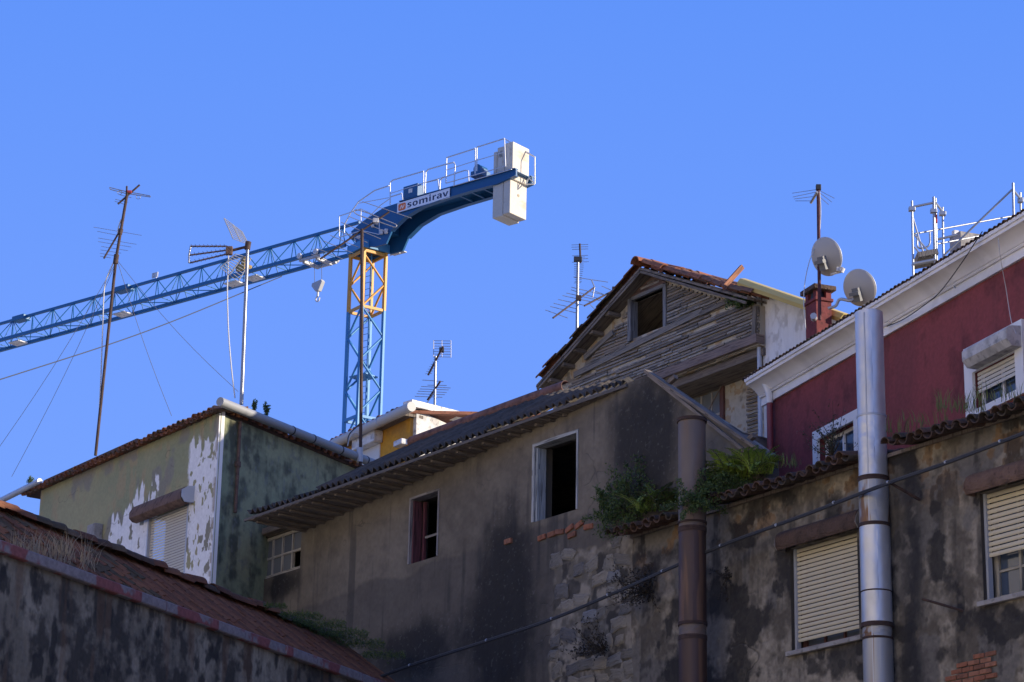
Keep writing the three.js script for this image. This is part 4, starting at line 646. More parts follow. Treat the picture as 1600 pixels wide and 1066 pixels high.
  {
    const cv = document.createElement('canvas'); cv.width = 64; cv.height = 256; const c = cv.getContext('2d'); c.fillStyle = '#cfcabd'; c.fillRect(0, 0, 64, 256); c.fillStyle = '#33332f'; c.font = 'bold 40px sans-serif'; c.translate(46, 248); c.rotate(-Math.PI / 2); c.fillText('2100 Kg', 0, 0);
    const t = new THREE.CanvasTexture(cv); t.colorSpace = THREE.SRGBColorSpace; const mm = new THREE.MeshStandardMaterial({ map: t, roughness: 0.75 });
    for (const [px, py] of [[782, 248], [794, 244]]) { const p = q(px, py); part(o, 'stencil', box(-0.09, 0.09, -0.36, 0.36, 0, 0.006), mm).position.set(p.x, p.y, z1 + 0.004); }
  }
  // handrails: traced polylines (x, y in photograph points) on the near or the far edge of the walkway
  const rail = (pts, z, r = 0.028) => part(o, 'handrail', poly(pts.map(([x, y]) => C.pt(500 + x / 3.9925, 200 + y / 3.9925, z)), r), galv);
  rail([[785, 345], [790, 185], [968, 128], [968, 285]], 0.75); rail([[978, 270], [978, 120], [1150, 66], [1157, 240]], 0.75);
  rail([[790, 262], [968, 205], [1155, 150]], 0.75, 0.016); rail([[785, 345], [1157, 238]], 0.75, 0.02); rail([[830, 362], [1195, 258]], 0.75, 0.018);
  rail([[1150, 66], [1340, 180], [1340, 350], [1285, 352], [1300, 312], [1335, 340]], -0.3); rail([[1195, 110], [1340, 182]], -0.3, 0.016);
  rail([[437, 478], [437, 340], [455, 325], [645, 270], [645, 405]], 0.7); rail([[655, 405], [660, 275], [675, 258], [800, 222], [835, 215], [843, 232], [836, 360]], 0.7);
  rail([[440, 408], [640, 345], [836, 288]], 0.7, 0.016); rail([[440, 430], [510, 408], [516, 455]], -0.5); rail([[745, 395], [750, 328], [765, 310], [905, 264], [925, 268], [928, 332]], -0.5);
  rail([[660, 340], [735, 322], [742, 390]], -0.5); rail([[430, 360], [340, 390], [240, 460], [190, 530], [152, 605], [150, 675]], 0.7); rail([[240, 470], [430, 435]], 0.7, 0.016);
  rail([[437, 440], [380, 480], [300, 560], [255, 620]], -0.5, 0.02); rail([[120, 680], [120, 550], [255, 505], [370, 560], [370, 665], [262, 640], [120, 682]], 0.7, 0.022); rail([[255, 505], [255, 580]], 0.7, 0.02);
  rail([[500, 655], [498, 778], [436, 795]], -0.9); rail([[468, 670], [468, 730], [498, 778]], -0.9); rail([[430, 745], [468, 728]], -0.9, 0.02);
  part(o, 'side_platform', slab([[C.x(606, 388, -0.8), C.y(612, 394, -0.8)], [C.x(625, 394, -0.8), C.y(612, 394, -0.8)], [C.x(625, 394, -0.8), C.y(612, 394, -0.8) + 0.04], [C.x(606, 388, -0.8), C.y(612, 394, -0.8) + 0.04]], [], 0.7).translate(0, 0, -0.55), grey);
  const cab = C.pt(648, 302, 0.0); part(o, 'control_box', rbox(cab.x - 0.42, cab.x + 0.42, cab.y - 0.3, cab.y + 0.3, -0.3, 0.3, 0.02), blue);
  part(o, 'box_label', box(cab.x - 0.1, cab.x + 0.12, cab.y - 0.08, cab.y + 0.12, 0.301, 0.308), M.white);
  const mot = C.pt(751, 266, 0); part(o, 'winch_motor', merge([new THREE.CylinderGeometry(0.2, 0.2, 0.5, 18).rotateX(Math.PI / 2).translate(mot.x, mot.y, 0), box(mot.x - 0.3, mot.x + 0.3, mot.y - 0.35, mot.y - 0.1, -0.3, 0.3)]), blue);
  for (const [px, py] of [[597, 363], [604, 362], [583, 352], [590, 348]]) { const p = C.pt(px, py, 0.65); part(o, 'work_light', new THREE.CylinderGeometry(0.09, 0.07, 0.2, 12).translate(p.x, p.y, 0.68), M.white); }
  // jib: triangular lattice
  const yb = C.y(480, 408), yt = C.y(500, 365), far = -36, x1 = C.x(545, 385);
  part(o, 'top_chord', beam(P(x1 + 0.6, yt, 0), P(far, yt, 0), 0.12, 0.12), jibBlue);
  for (const z of [0.55, -0.55]) part(o, 'bottom_chord', beam(P(x1 + 0.3, yb, z), P(far, yb, z), 0.13, 0.16), jibBlue);
  const pl = 1.5, dg = bar(P(0, 0, 0), P(0, 1, 0), 0.023, 0.023, 6);
  const strut = (a, b, n = 'lattice_bar') => { const m = part(o, n, dg, jibBlue), d = b.clone().sub(a); m.position.copy(a); m.scale.y = d.length(); m.quaternion.setFromUnitVectors(UP, d.normalize()); };
  for (let x = x1 + 0.3, i = 0; x - pl > far && i < 24; x -= pl, i++) for (const z of [0.55, -0.55]) {
    strut(P(x, yb, z), P(x - pl / 2, yt, 0)); strut(P(x - pl / 2, yt, 0), P(x - pl, yb, z)); if (i % 2) strut(P(x - pl / 2, yt, 0), P(x - pl / 2 + 0.06, yb, z));
    if (z > 0) { strut(P(x, yb, 0.55), P(x, yb, -0.55)); strut(P(x, yb, i % 2 ? 0.55 : -0.55), P(x - pl, yb, i % 2 ? -0.55 : 0.55)); }
  }
  part(o, 'jib_rope', bar(P(x1, yb + 0.25, 0.1), P(far, yb + 0.25, 0.1), 0.012), wire);
  for (const [px, py, dx] of [[33, 498, 0.9], [194, 452, 1.0]]) { const p = C.pt(px, py, 0); part(o, 'pulley_box', rbox(p.x - dx / 2, p.x + dx / 2, p.y - 0.13, p.y + 0.13, -0.25, 0.25, 0.04), jibBlue); }
  for (const [px, py] of [[28, 532], [192, 485], [366, 437], [398, 429]]) { const p = C.pt(px, py, 0); part(o, 'flood_light', rbox(p.x - 0.4, p.x + 0.4, yb - 0.16, yb - 0.1, -0.3, 0.3, 0.015), M.white); }
  const ws = C.pt(242, 430, 0); part(o, 'sign_plate', rbox(ws.x - 0.2, ws.x + 0.2, ws.y - 0.13, ws.y + 0.13, -0.02, 0.02, 0.01), M.white); part(o, 'sign_post', bar(P(ws.x + 0.1, yt, 0), P(ws.x + 0.1, ws.y - 0.1, 0), 0.02), galv);
  const mo = C.pt(382, 410, 0); part(o, 'trolley_motor', merge([new THREE.CylinderGeometry(0.16, 0.16, 0.4, 16).translate(mo.x, mo.y + 0.05, 0), box(mo.x - 0.3, mo.x + 0.25, mo.y - 0.45, mo.y - 0.15, -0.25, 0.25)]), gm([0.45, 0.3, 0.1]));
  // trolley and hook
  const tr = C.pt(497, 404, 0); part(o, 'trolley', merge([box(tr.x - 0.6, tr.x + 0.6, yb - 0.22, yb - 0.12, -0.62, -0.5), box(tr.x - 0.6, tr.x + 0.6, yb - 0.22, yb - 0.12, 0.5, 0.62), box(tr.x - 0.5, tr.x - 0.35, yb - 0.3, yb - 0.15, -0.49, 0.49), box(tr.x + 0.3, tr.x + 0.45, yb - 0.3, yb - 0.15, -0.49, 0.49)]), grey);
  for (const dx of [-0.5, 0.5]) for (const z of [-0.56, 0.56]) part(o, 'trolley_wheel', new THREE.CylinderGeometry(0.13, 0.13, 0.1, 14).rotateX(Math.PI / 2).translate(tr.x + dx, yb + 0.0, z * 1.25), M.white);
  const hk = C.pt(497, 447, 0); for (const dx of [-0.22, 0.22]) part(o, 'hoist_rope', bar(P(tr.x + dx, yb - 0.25, 0), P(hk.x + dx, hk.y + 0.15, 0), 0.012), wire);
  const hb = part(o, 'hook_block', slab([[hk.x - 0.32, hk.y + 0.02], [hk.x - 0.08, hk.y - 0.26], [hk.x + 0.12, hk.y - 0.26], [hk.x + 0.32, hk.y + 0.14], [hk.x + 0.26, hk.y + 0.24], [hk.x - 0.3, hk.y + 0.16]], [], 0.22, 0.02).translate(0, 0, 0.11), grey);
  part(hb, 'hook', merge([bar(P(hk.x, hk.y - 0.26, 0), P(hk.x, hk.y - 0.5, 0), 0.05), new THREE.TorusGeometry(0.11, 0.035, 8, 18, 4.7).rotateZ(1.9).translate(hk.x, hk.y - 0.62, 0)]), M.white);
}

// ---------------------------------------------------------------- aerials: masts with rods traced along their booms
function aerial(label, base, z, draw) {                          // base: pixel of the foot
  const b = at(base[0], base[1], z), o = thing('television_aerial', label, 'aerial', b);
  const p = (x, y, dz = 0) => at(x, y, z + dz).sub(b);
  draw(o, p); return o;
}
aerial('leaning rusty aerial mast with a folded dipole on top, behind the green house roof', [149, 712], 50, (o, p) => {
  part(o, 'mast', poly([p(149, 712), p(181, 405), p(199, 300)], 0.032, 8), M.iron);
  part(o, 'mast_clamp', bar(p(180, 412), p(182, 398), 0.055), M.iron); part(o, 'mast_clamp', bar(p(187, 366), p(189, 358), 0.05), M.iron);
  part(o, 'boom', bar(p(184, 319), p(218, 289), 0.022), M.iron); part(o, 'boom', bar(p(197, 315), p(198, 291), 0.02), M.iron);
  part(o, 'folded_dipole', poly([p(171, 293), p(195, 299), p(234, 306), p(235, 308), p(195, 302), p(172, 296), p(171, 293)], 0.009), M.steel);
  for (const [x, y] of [[187, 301], [216, 308]]) part(o, 'loop', new THREE.TorusGeometry(0.045, 0.006, 6, 16).translate(...p(x, y).toArray()), M.steel);
  part(o, 'junction_box', rbox(-0.05, 0.05, -0.03, 0.03, -0.03, 0.03).translate(...p(202, 300).toArray()), mat([0.4, 0.05, 0.05]));
  for (const [x, y, l] of [[190, 314, 10], [186, 317, 7], [196, 307, 9]]) part(o, 'rod', bar(p(x - l, y - 2.5), p(x + l, y + 2), 0.006), M.steel);
  part(o, 'boom', bar(p(187, 361), p(162, 404), 0.02), M.iron);
  for (const [x, y, l, r] of [[186, 363, 40, 35], [184, 368, 32, 0], [178, 377, 25, 35], [175, 382, 22, 30], [172, 388, 14, 28], [169, 393, 12, 20], [166, 398, 10, 16], [164, 402, 8, 9]]) part(o, 'rod', bar(p(x - l, y - l * 0.2), p(x + r, y + r * 0.14), 0.005, 0.005, 5), M.steel);
  part(o, 'coaxial_cable', curve([p(189, 343), p(184, 360), p(186, 378), p(183, 395), p(178, 408), p(166, 436), p(163, 450), p(160, 520), p(157, 600), p(155, 640)], 0.014, 60), M.coax);
  for (const [x, y, d] of [[-20, 725, 3], [18, 745, 5], [268, 650, 3], [372, 612, -1]]) part(o, 'guy_wire', poly(Array.from({ length: 9 }, (_, i) => p(lerp(183, x, i / 8), lerp(407, y, i / 8) + 10 * Math.sin(Math.PI * i / 8), d * i / 8)), 0.0055, 5), M.steel);
});
aerial('grey aerial mast with grid reflectors and a three-boom antenna, on the green house roof', [377, 632], 47.5, (o, p) => {
  part(o, 'mast', bar(p(377, 632), p(387, 380), 0.04, 0.034, 10), M.steel);
  part(o, 'mast_clamp', bar(p(386, 390), p(388, 378), 0.06), M.iron);
  part(o, 'boom', bar(p(388, 385), p(356, 393), 0.03), M.iron);
  part(o, 'balun_box', rbox(-0.07, 0.07, -0.09, 0.09, -0.05, 0.05, 0.02).translate(...p(358, 392).toArray()), M.rust);
  for (const [a, b] of [[[355, 385], [297, 385]], [[355, 391], [295, 399]], [[355, 397], [296, 411]]]) { part(o, 'boom', bar(p(...a), p(...b), 0.018), M.rust); for (let i = 0; i < 9; i++) { const x = lerp(a[0], b[0], (i + 0.5) / 9), y = lerp(a[1], b[1], (i + 0.5) / 9); part(o, 'rod', bar(p(x - 2, y - 3, 0.15), p(x + 2, y + 2, -0.15), 0.006, 0.006, 5), M.steel); } }
  part(o, 'end_bracket', poly([p(298, 384), p(295, 399), p(295, 411)], 0.018), M.alu);
  const grid = (c, name) => { const [a, b, d, e] = c, list = [bar(a, b, 0.012), bar(d, e, 0.012)]; for (let i = 0; i <= 8; i++) list.push(bar(a.clone().lerp(b, i / 8), d.clone().lerp(e, i / 8), 0.008, 0.008, 5)); list.push(bar(a.clone().lerp(d, 0.5), b.clone().lerp(e, 0.5), 0.014)); part(o, name, merge(list), M.alu); };
  grid([p(350, 341, -0.3), p(364, 373, -0.3), p(378, 362, 0.3), p(388, 382, 0.3)], 'grid_reflector'); grid([p(368, 397, -0.3), p(344, 418, -0.3), p(392, 404, 0.3), p(372, 441, 0.3)], 'grid_reflector');
  part(o, 'coaxial_cable', curve([p(357, 395), p(356, 425), p(355, 450), p(357, 520), p(362, 580), p(367, 622)], 0.014, 50), M.coax);
});
aerial('tall dark aerial mast with one long rod antenna at the grey gutter end', [563, 728], 49.5, (o, p) => {
  part(o, 'mast', poly([p(563, 728), p(565, 520), p(565.5, 358)], 0.034, 8), M.iron);
  part(o, 'boom', bar(p(500, 405), p(608, 331), 0.022), M.iron);
  for (const [x, y, l, r] of [[502, 404, 16, 18], [514, 396, 18, 22], [528, 386, 22, 24], [540, 378, 24, 20], [552, 370, 26, 22], [565, 361, 32, 30], [578, 352, 33, 28]]) part(o, 'rod', bar(p(x - l, y - l * 0.42), p(x + r, y + r * 0.42), 0.008, 0.008, 5), M.alu);
  part(o, 'folded_dipole', curve([p(586, 345), p(556, 334), p(553, 330), p(556, 328), p(612, 348), p(620, 352), p(618, 355), p(610, 353), p(588, 345)], 0.011, 60), M.alu);
  part(o, 'junction_box', rbox(-0.06, 0.06, -0.05, 0.05, -0.04, 0.04).translate(...p(587, 345).toArray()), M.white);
  part(o, 'rod', bar(p(566, 315), p(643, 341), 0.008), M.alu);
  part(o, 'mast_clamp', bar(p(562, 700), p(562, 722), 0.06), M.zinc);
  part(o, 'coaxial_cable', curve([p(564, 560), p(566, 600), p(563, 660), p(556, 668), p(545, 680), p(543, 692)], 0.013, 30), M.cable);
  part(o, 'cable_loop', curve([p(543, 697), p(547, 682), p(556, 676), p(563, 682), p(566, 700), p(558, 706)], 0.012, 30), M.coax);
});
aerial('small aerial with a wire mesh reflector, on the ochre house ridge', [679, 642], 59, (o, p) => {
  part(o, 'mast', bar(p(679, 642), p(680.5, 557), 0.03), M.steel); part(o, 'mast_foot', beam(p(672, 640), p(681, 634), 0.04, 0.04), M.iron);
  part(o, 'boom', bar(p(669, 586, 0.3), p(692, 542, -0.3), 0.026), M.iron); part(o, 'feed_box', rbox(-0.06, 0.06, -0.06, 0.06, -0.05, 0.05).translate(...p(690, 547).toArray()), M.black);
  const mesh = []; for (let i = 0; i <= 6; i++) mesh.push(bar(p(677, 532.5 + i * 4.2), p(704.5, 533 + i * 4.2), 0.007, 0.007, 5)); for (const x of [677.5, 690.5, 704.5]) mesh.push(bar(p(x, 532), p(x, 558.5), 0.008, 0.008, 5)); part(o, 'mesh_reflector', merge(mesh), M.steel);
  for (let i = 0; i < 8; i++) { const x = lerp(670, 684, i / 7), y = lerp(584, 558, i / 7); part(o, 'rod', bar(p(x - 6 + i * 0.2, y + 0.5), p(x + 5, y - 0.5), 0.006, 0.006, 5), M.steel); }
  part(o, 'boom', bar(p(668, 625, 0.3), p(688, 596, -0.2), 0.024), M.iron);
  for (const [x0, y0, x1, y1] of [[660, 594, 693, 596.5], [668, 602, 698, 602.5], [658, 604, 704, 606.5], [656, 608, 701, 609.5], [653, 611.5, 698, 613.5], [651, 615.5, 695, 617], [648, 619.5, 691, 621]]) part(o, 'rod', bar(p(x0, y0), p(x1, y1), 0.008, 0.008, 5), M.steel);
  part(o, 'brace', bar(p(661, 638), p(680, 612), 0.01), M.steel);
});
aerial('aerial with three rod antennas, standing behind the lath gable', [902, 560], 52, (o, p) => {
  part(o, 'mast', bar(p(901, 560), p(903, 408), 0.034, 0.03), M.steel); part(o, 'boom', bar(p(907, 411), p(906, 381), 0.022), M.iron); part(o, 'feed_box', rbox(-0.09, 0.09, -0.06, 0.05, -0.05, 0.05).translate(...p(903, 405).toArray()), M.black);
  for (const [y, l, r] of [[382.5, 13, 13], [386, 13, 13], [389.5, 12, 13], [399.5, 12, 13], [402, 6, 8], [404.5, 4, 13], [407, 4, 6], [409.5, 12, 14], [413, 9, 6], [416, 9, 6], [419, 9, 6], [422, 9, 5], [425, 9, 5], [428, 9, 4], [431, 8, 4], [434, 8, 3], [437, 8, 3], [440, 8, 3], [442, 9, 2]]) part(o, 'rod', bar(p(906 - l, y + 0.4), p(906 + r, y - 0.4), 0.006, 0.006, 5), M.steel);
  part(o, 'boom', bar(p(864, 497, -0.6), p(929, 449, 0.5), 0.02), M.iron); part(o, 'boom', bar(p(913, 478, -0.4), p(972, 447, 0.4), 0.02), M.iron); part(o, 'mast_clamp', rbox(-0.06, 0.06, -0.06, 0.06, -0.05, 0.05).translate(...p(904, 466).toArray()), M.iron);
  for (const [x0, y0, x1, y1] of [[852, 484.5, 887, 497], [860, 479, 900, 489], [865, 474, 902, 483], [872, 468, 912, 477], [879, 462, 925, 472], [885, 458, 938, 470], [892, 453, 945, 470], [896, 433, 950, 441], [893, 449, 965, 466], [920, 474, 931, 485], [930, 455, 958, 466], [940, 447, 958, 455]]) part(o, 'rod', bar(p(x0, y0), p(x1, y1), 0.008, 0.008, 5), M.alu);
  part(o, 'loop_bracket', poly([p(924, 437), p(929, 449), p(926, 465)], 0.012), M.steel); part(o, 'boom_clamp', rbox(-0.05, 0.05, -0.05, 0.05, -0.05, 0.05).translate(...p(960, 452).toArray()), M.iron);
});
aerial('dark aerial mast with a short rod antenna, fixed to the red chimney', [1281, 500], 41.2, (o, p) => {
  part(o, 'mast', bar(p(1281, 500), p(1278.5, 290), 0.03), gm([0.09, 0.03, 0.035])); part(o, 'mast_top', rbox(-0.045, 0.045, -0.05, 0.05, -0.04, 0.04).translate(...p(1279, 293).toArray()), M.black);
  part(o, 'boom', bar(p(1277, 300, -0.15), p(1267, 317, 0.1), 0.024), M.alu);
  for (const [x0, y0, x1, y1] of [[1238, 302, 1278, 296], [1239, 308, 1276, 300], [1241, 311, 1273, 307], [1243, 314, 1268, 314], [1279, 297, 1304, 310], [1279, 300, 1300, 316], [1279, 306, 1295, 320]]) part(o, 'rod', bar(p(x0, y0), p(x1, y1), 0.005, 0.005, 5), M.steel);
  part(o, 'coaxial_cable', curve([p(1281, 300), p(1282.5, 330), p(1280, 370), p(1277, 380), p(1266, 405), p(1258, 440), p(1256, 470), p(1259, 515)], 0.008, 50), M.coax);
});

// ---------------------------------------------------------------- chimney and satellite dishes on the red house
{
  const F = new Front(1278, 520, 41.5, -21), o = thing('chimney', 'dark red square chimney with an open capped top', 'chimney', F);
  const x0 = F.x(1259, 500), x1 = F.x(1276, 500), y0 = F.y(1280, 548), y1 = F.y(1280, 466), y2 = F.y(1280, 449), w = 0.3, red = gm([0.19, 0.035, 0.035]);
  part(o, 'stack', box(x0, x1, y0 - 3, y1, -w, 0), red); part(o, 'band', rbox(x0 - 0.03, x1 + 0.03, y1 + 0.002, y1 + 0.06, -w - 0.03, 0.03, 0.01), red);
  for (const [a, b] of [[x0, 0], [x1 - 0.1, 0], [x0, -w + 0.1], [x1 - 0.1, -w + 0.1]]) part(o, 'cap_post', box(a, a + 0.1, y1 + 0.062, y2, b - 0.1, b), red);
  part(o, 'cap', rbox(x0 - 0.07, x1 + 0.07, y2 + 0.002, y2 + 0.09, -w - 0.07, 0.07, 0.015), M.rustDark); part(o, 'flue_pot', new THREE.CylinderGeometry(0.12, 0.14, 0.2, 12).translate((x0 + x1) / 2, y1 + 0.165, -w / 2), M.black);
  part(o, 'vent_stub', bar(V(x1 - 0.05, y1 - 0.33, 0.02), V(x1 + 0.08, y1 - 0.33, 0.1), 0.06), M.zinc);
}
function dish(label, px, py, z, rx, ry, heading, tilt, lnb, mount) {
  const c = at(px, py, z), o = thing('satellite_dish', label, 'satellite dish', c), q = new THREE.Quaternion().setFromEuler(new THREE.Euler(R(tilt), -R(heading), 0, 'YXZ'));   // the dish looks along -z before turning
  const r = ry, pts = []; for (let i = 0; i <= 14; i++) { const t = i / 14; pts.push(new THREE.Vector2(Math.max(0.001, r * t), 0.16 * r * t * t * 2)); }
  const prof = pts.concat(pts.slice().reverse().map((p) => new THREE.Vector2(p.x, p.y - 0.014)));
  const g = new THREE.LatheGeometry(prof, 44).rotateX(-Math.PI / 2).scale(rx / ry, 1, 1);   // opens to -z
  const b = part(o, 'reflector', g, mat([0.46, 0.43, 0.37], { roughness: 0.6 })); b.quaternion.copy(q);
  const rim = part(o, 'rim', new THREE.TorusGeometry(r, 0.012, 8, 48).scale(rx / ry, 1, 1).translate(0, 0, -0.32 * r), M.zinc); rim.quaternion.copy(q);
  const br = part(o, 'mount_bracket', merge([box(-0.06, 0.06, -0.22, 0.02, 0.02, 0.12), box(-0.09, 0.09, -0.1, -0.04, 0.1, 0.2)]), mat([0.16, 0.165, 0.17], { roughness: 0.6 })); br.quaternion.copy(q);
  const e = V(0, -r * 0.95, -0.25 * r).applyQuaternion(q), f = at(...lnb, z).sub(c);
  part(o, 'feed_arm', bar(e, f, 0.02), M.white); part(o, 'feed_horn', merge([bar(f.clone(), f.clone().add(V(0.03, 0.07, 0.02)), 0.05, 0.05, 12), rbox(-0.06, 0.06, -0.02, 0.06, -0.04, 0.04, 0.01).translate(f.x - 0.02, f.y + 0.02, f.z)]), M.white);
  part(o, 'mount_pipe', curve(mount.map((m) => at(m[0], m[1], z + (m[2] ?? 0.15)).sub(c)), 0.028, 20, 8), M.zinc);
}
dish('grey satellite dish with a white feed arm, clamped to the aerial mast on the chimney', 1287, 402, 41.1, 0.30, 0.335, 42, 22, [1314, 425], [[1281, 408, 0.1], [1283, 412, 0.1], [1288, 412, 0.05]]);
dish('beige satellite dish held on a bent pipe beside the red chimney', 1340, 451, 41.0, 0.30, 0.32, 35, 25, [1372, 486], [[1294, 482, 0.3], [1306, 478, 0.25], [1312, 468, 0.2], [1330, 470, 0.12], [1337, 466, 0.1]]);

// ---------------------------------------------------------------- scaffolding behind the red roof
{
  const z = 44, tubeM = mat([0.36, 0.38, 0.41], { roughness: 0.42, metalness: 0.6 });
  const sc = (label, base) => { const b = at(...base, z), o = thing('scaffold', label, 'scaffold', b, 'scaffolding behind the red house'); return [o, (x, y, d = 0) => at(x, y, z + d).sub(b), (n, pts, r = 0.026) => part(o, n, poly(pts, r * 0.8, 8), tubeM)]; };
  { const [o, p, t] = sc('galvanised scaffold tower with a plank deck above the red house roof', [1440, 470]);
    t('standard', [p(1425, 314), p(1428, 470)]); t('standard', [p(1459, 308), p(1462, 470)], 0.032); t('standard', [p(1462, 310, 0.1), p(1465, 470, 0.1)]); t('standard', [p(1473, 324, 1), p(1475, 450, 1)]);
    t('ledger', [p(1424, 324), p(1458, 317)], 0.03); t('ledger', [p(1462, 317), p(1474, 332, 1)], 0.03); t('guard_rail', [p(1426, 366), p(1580, 338, 1.2)], 0.02); t('guard_rail', [p(1466, 381, 0.2), p(1530, 369, 0.8)], 0.02); t('ledger', [p(1466, 374), p(1496, 367)], 0.03);
    t('diagonal_brace', [p(1426, 338), p(1445, 402)], 0.02); t('diagonal_brace', [p(1428, 366), p(1457, 400)], 0.02); t('diagonal_brace', [p(1429, 386), p(1442, 402)], 0.02);
    part(o, 'guard_gate', curve([p(1434, 366), p(1434.5, 386), p(1440, 388), p(1450, 385), p(1453, 380), p(1453, 363)], 0.018, 30), tubeM);
    part(o, 'deck', beam(p(1430, 408, 0.3), p(1461, 402, 0.3), 0.7, 0.1), M.wood[1]); part(o, 'deck_ledger', bar(p(1427, 413), p(1462, 406), 0.04), tubeM);
    for (const [x, y] of [[1425, 327], [1459, 330], [1473, 334]]) part(o, 'coupler', rbox(-0.06, 0.06, -0.04, 0.04, -0.05, 0.05, 0.01).translate(...p(x, y).toArray()), tubeM);
    part(o, 'red_tag', rbox(-0.03, 0.03, -0.08, 0.08, -0.03, 0.03, 0.005).translate(...p(1462, 342, 0.06).toArray()), mat([0.6, 0.1, 0.08])); }
  { const [o, p, t] = sc('scaffold frame with a long sloping brace, rising above the red house roof', [1584, 420]);
    t('standard', [p(1583, 286), p(1586, 420)], 0.03); t('standard', [p(1594.5, 301, 1), p(1597, 420, 1)]); t('ledger', [p(1583.5, 297), p(1595, 311, 1)], 0.03); t('diagonal_brace', [p(1582, 296), p(1474, 400, 0.4)], 0.024);
    part(o, 'coupler', rbox(-0.05, 0.05, -0.05, 0.05, -0.05, 0.05, 0.01).translate(...p(1594.5, 313, 0.9).toArray()), tubeM); }
  const F = new Front(1484, 390, 46, -21), o = thing('grey_parapet', 'low pale grey rendered block behind the scaffold', 'wall', F);
  part(o, 'block', rbox(0, 0.4, F.y(1484, 420) - 4, F.y(1486, 369), -0.5, 0, 0.02), M.cement); part(o, 'post', box(0.1, 0.2, F.y(1486, 369) + 0.002, F.y(1490, 360), -0.1, 0), M.white);
}

// ---------------------------------------------------------------- flues on the stone house
function flue(name, label, px0, px1, pyTop, py, z, segs, lean) {
  const a = at((px0 + px1) / 2, py, z), r = (px1 - px0) / 2 / FOCAL * z * 1.02, o = thing(name, label, 'flue', V(a.x, 0, a.z)), top = at((px0 + px1) / 2 - 5, pyTop, z).y;
  let y = top; segs.forEach(([h, m, rk = 1, band], i) => { const y0 = i === segs.length - 1 ? 0.1 : at(0.5 * (px0 + px1), h, z).y; part(o, 'pipe_section', new THREE.CylinderGeometry(r * rk, r * rk, y - y0 - 0.006, 40, 1, i === 0 && lean === 'open').translate(0, (y + y0) / 2, 0), m);
    if (band) part(o, 'band', new THREE.CylinderGeometry(r * rk * 1.06, r * rk * 1.06, band[0], 40).translate(0, y0, 0), band[1]); y = y0; });
  return { o, r, top };
}
{
  const sm = (rgb, n, o) => { const t = paint(0, 0, 1, 1, 256, 512, (u, v) => { const k = 0.8 + 0.35 * fbm(u * 6, v * 4, 4, n, 8), s = sst(0.6, 0.72, fbm(u * 10, v * 1, 4, n + 5, 10)); return [...mixc(mul(rgb, k), [0.22, 0.12, 0.06], s * (o.rust ?? 0)), fbm(u * 5, v * 7, 3, n + 9, 8)]; }, true); t.forEach((x) => { x.repeat.set(1, 1); x.offset.set(0, 0); }); return new THREE.MeshStandardMaterial({ map: t[0], bumpMap: t[1], bumpScale: 0.012, roughness: o.r, metalness: o.m }); };
  const galv = sm([0.60, 0.61, 0.62], 401, { r: 0.42, m: 0.55 }), galvRust = sm([0.40, 0.40, 0.39], 411, { r: 0.5, m: 0.45, rust: 1 }), brown = sm([0.08, 0.047, 0.037], 421, { r: 0.55, m: 0.2, rust: 0.5 }), dull = sm([0.16, 0.128, 0.108], 431, { r: 0.6, m: 0.2, rust: 0.3 });
  const A = flue('metal_flue', 'tall shiny galvanised metal flue rising past the tiled eave', 1342, 1388, 489, 760, 33.45, [[652, galv, 0.98, [0.03, M.zinc]], [750, galv, 1, [0.07, M.iron]], [822, galvRust, 1.03, [0.05, M.iron]], [978, galv, 1.05, [0.06, M.iron]], [999, galvRust, 1.0, [0.03, M.iron]], [1200, galvRust, 1.02]]);
  for (const f of [A]) { const yb = f.top - 2.4; for (const y of [yb, yb - 1.6]) part(f.o, 'wall_clamp', merge([box(-0.03, 0.03, y - 0.03, y + 0.03, -f.r - 0.3, -f.r + 0.02), new THREE.TorusGeometry(f.r * 1.03, 0.012, 6, 36).rotateX(Math.PI / 2).translate(0, y, 0)]).rotateY(L.turn), M.iron); part(f.o, 'lock_seam', box(-0.008, 0.008, 6, f.top - 0.05, f.r * 0.98, f.r * 1.03).rotateY(-0.5), M.zinc); }
  part(A.o, 'seam_slot', new THREE.TorusGeometry(A.r * 0.985, 0.008, 6, 24, 0.9).rotateX(Math.PI / 2).rotateY(2.2).translate(0, A.top - 0.2, 0), M.black);
  const B = flue('metal_flue', 'rust-brown metal flue with a flat rim in front of the grey wall', 1060, 1104, 658, 860, 36.3, [[818, dull, 1, [0.03, M.iron]], [829, dull, 0.97, [0.08, M.iron]], [976, brown, 0.99, [0.05, M.iron]], [998, dull, 0.97, [0.07, M.iron]], [1200, brown, 1]]);
  part(B.o, 'rim', new THREE.CylinderGeometry(B.r * 1.13, B.r * 1.1, 0.05, 40).translate(0, B.top, 0), M.iron);
}

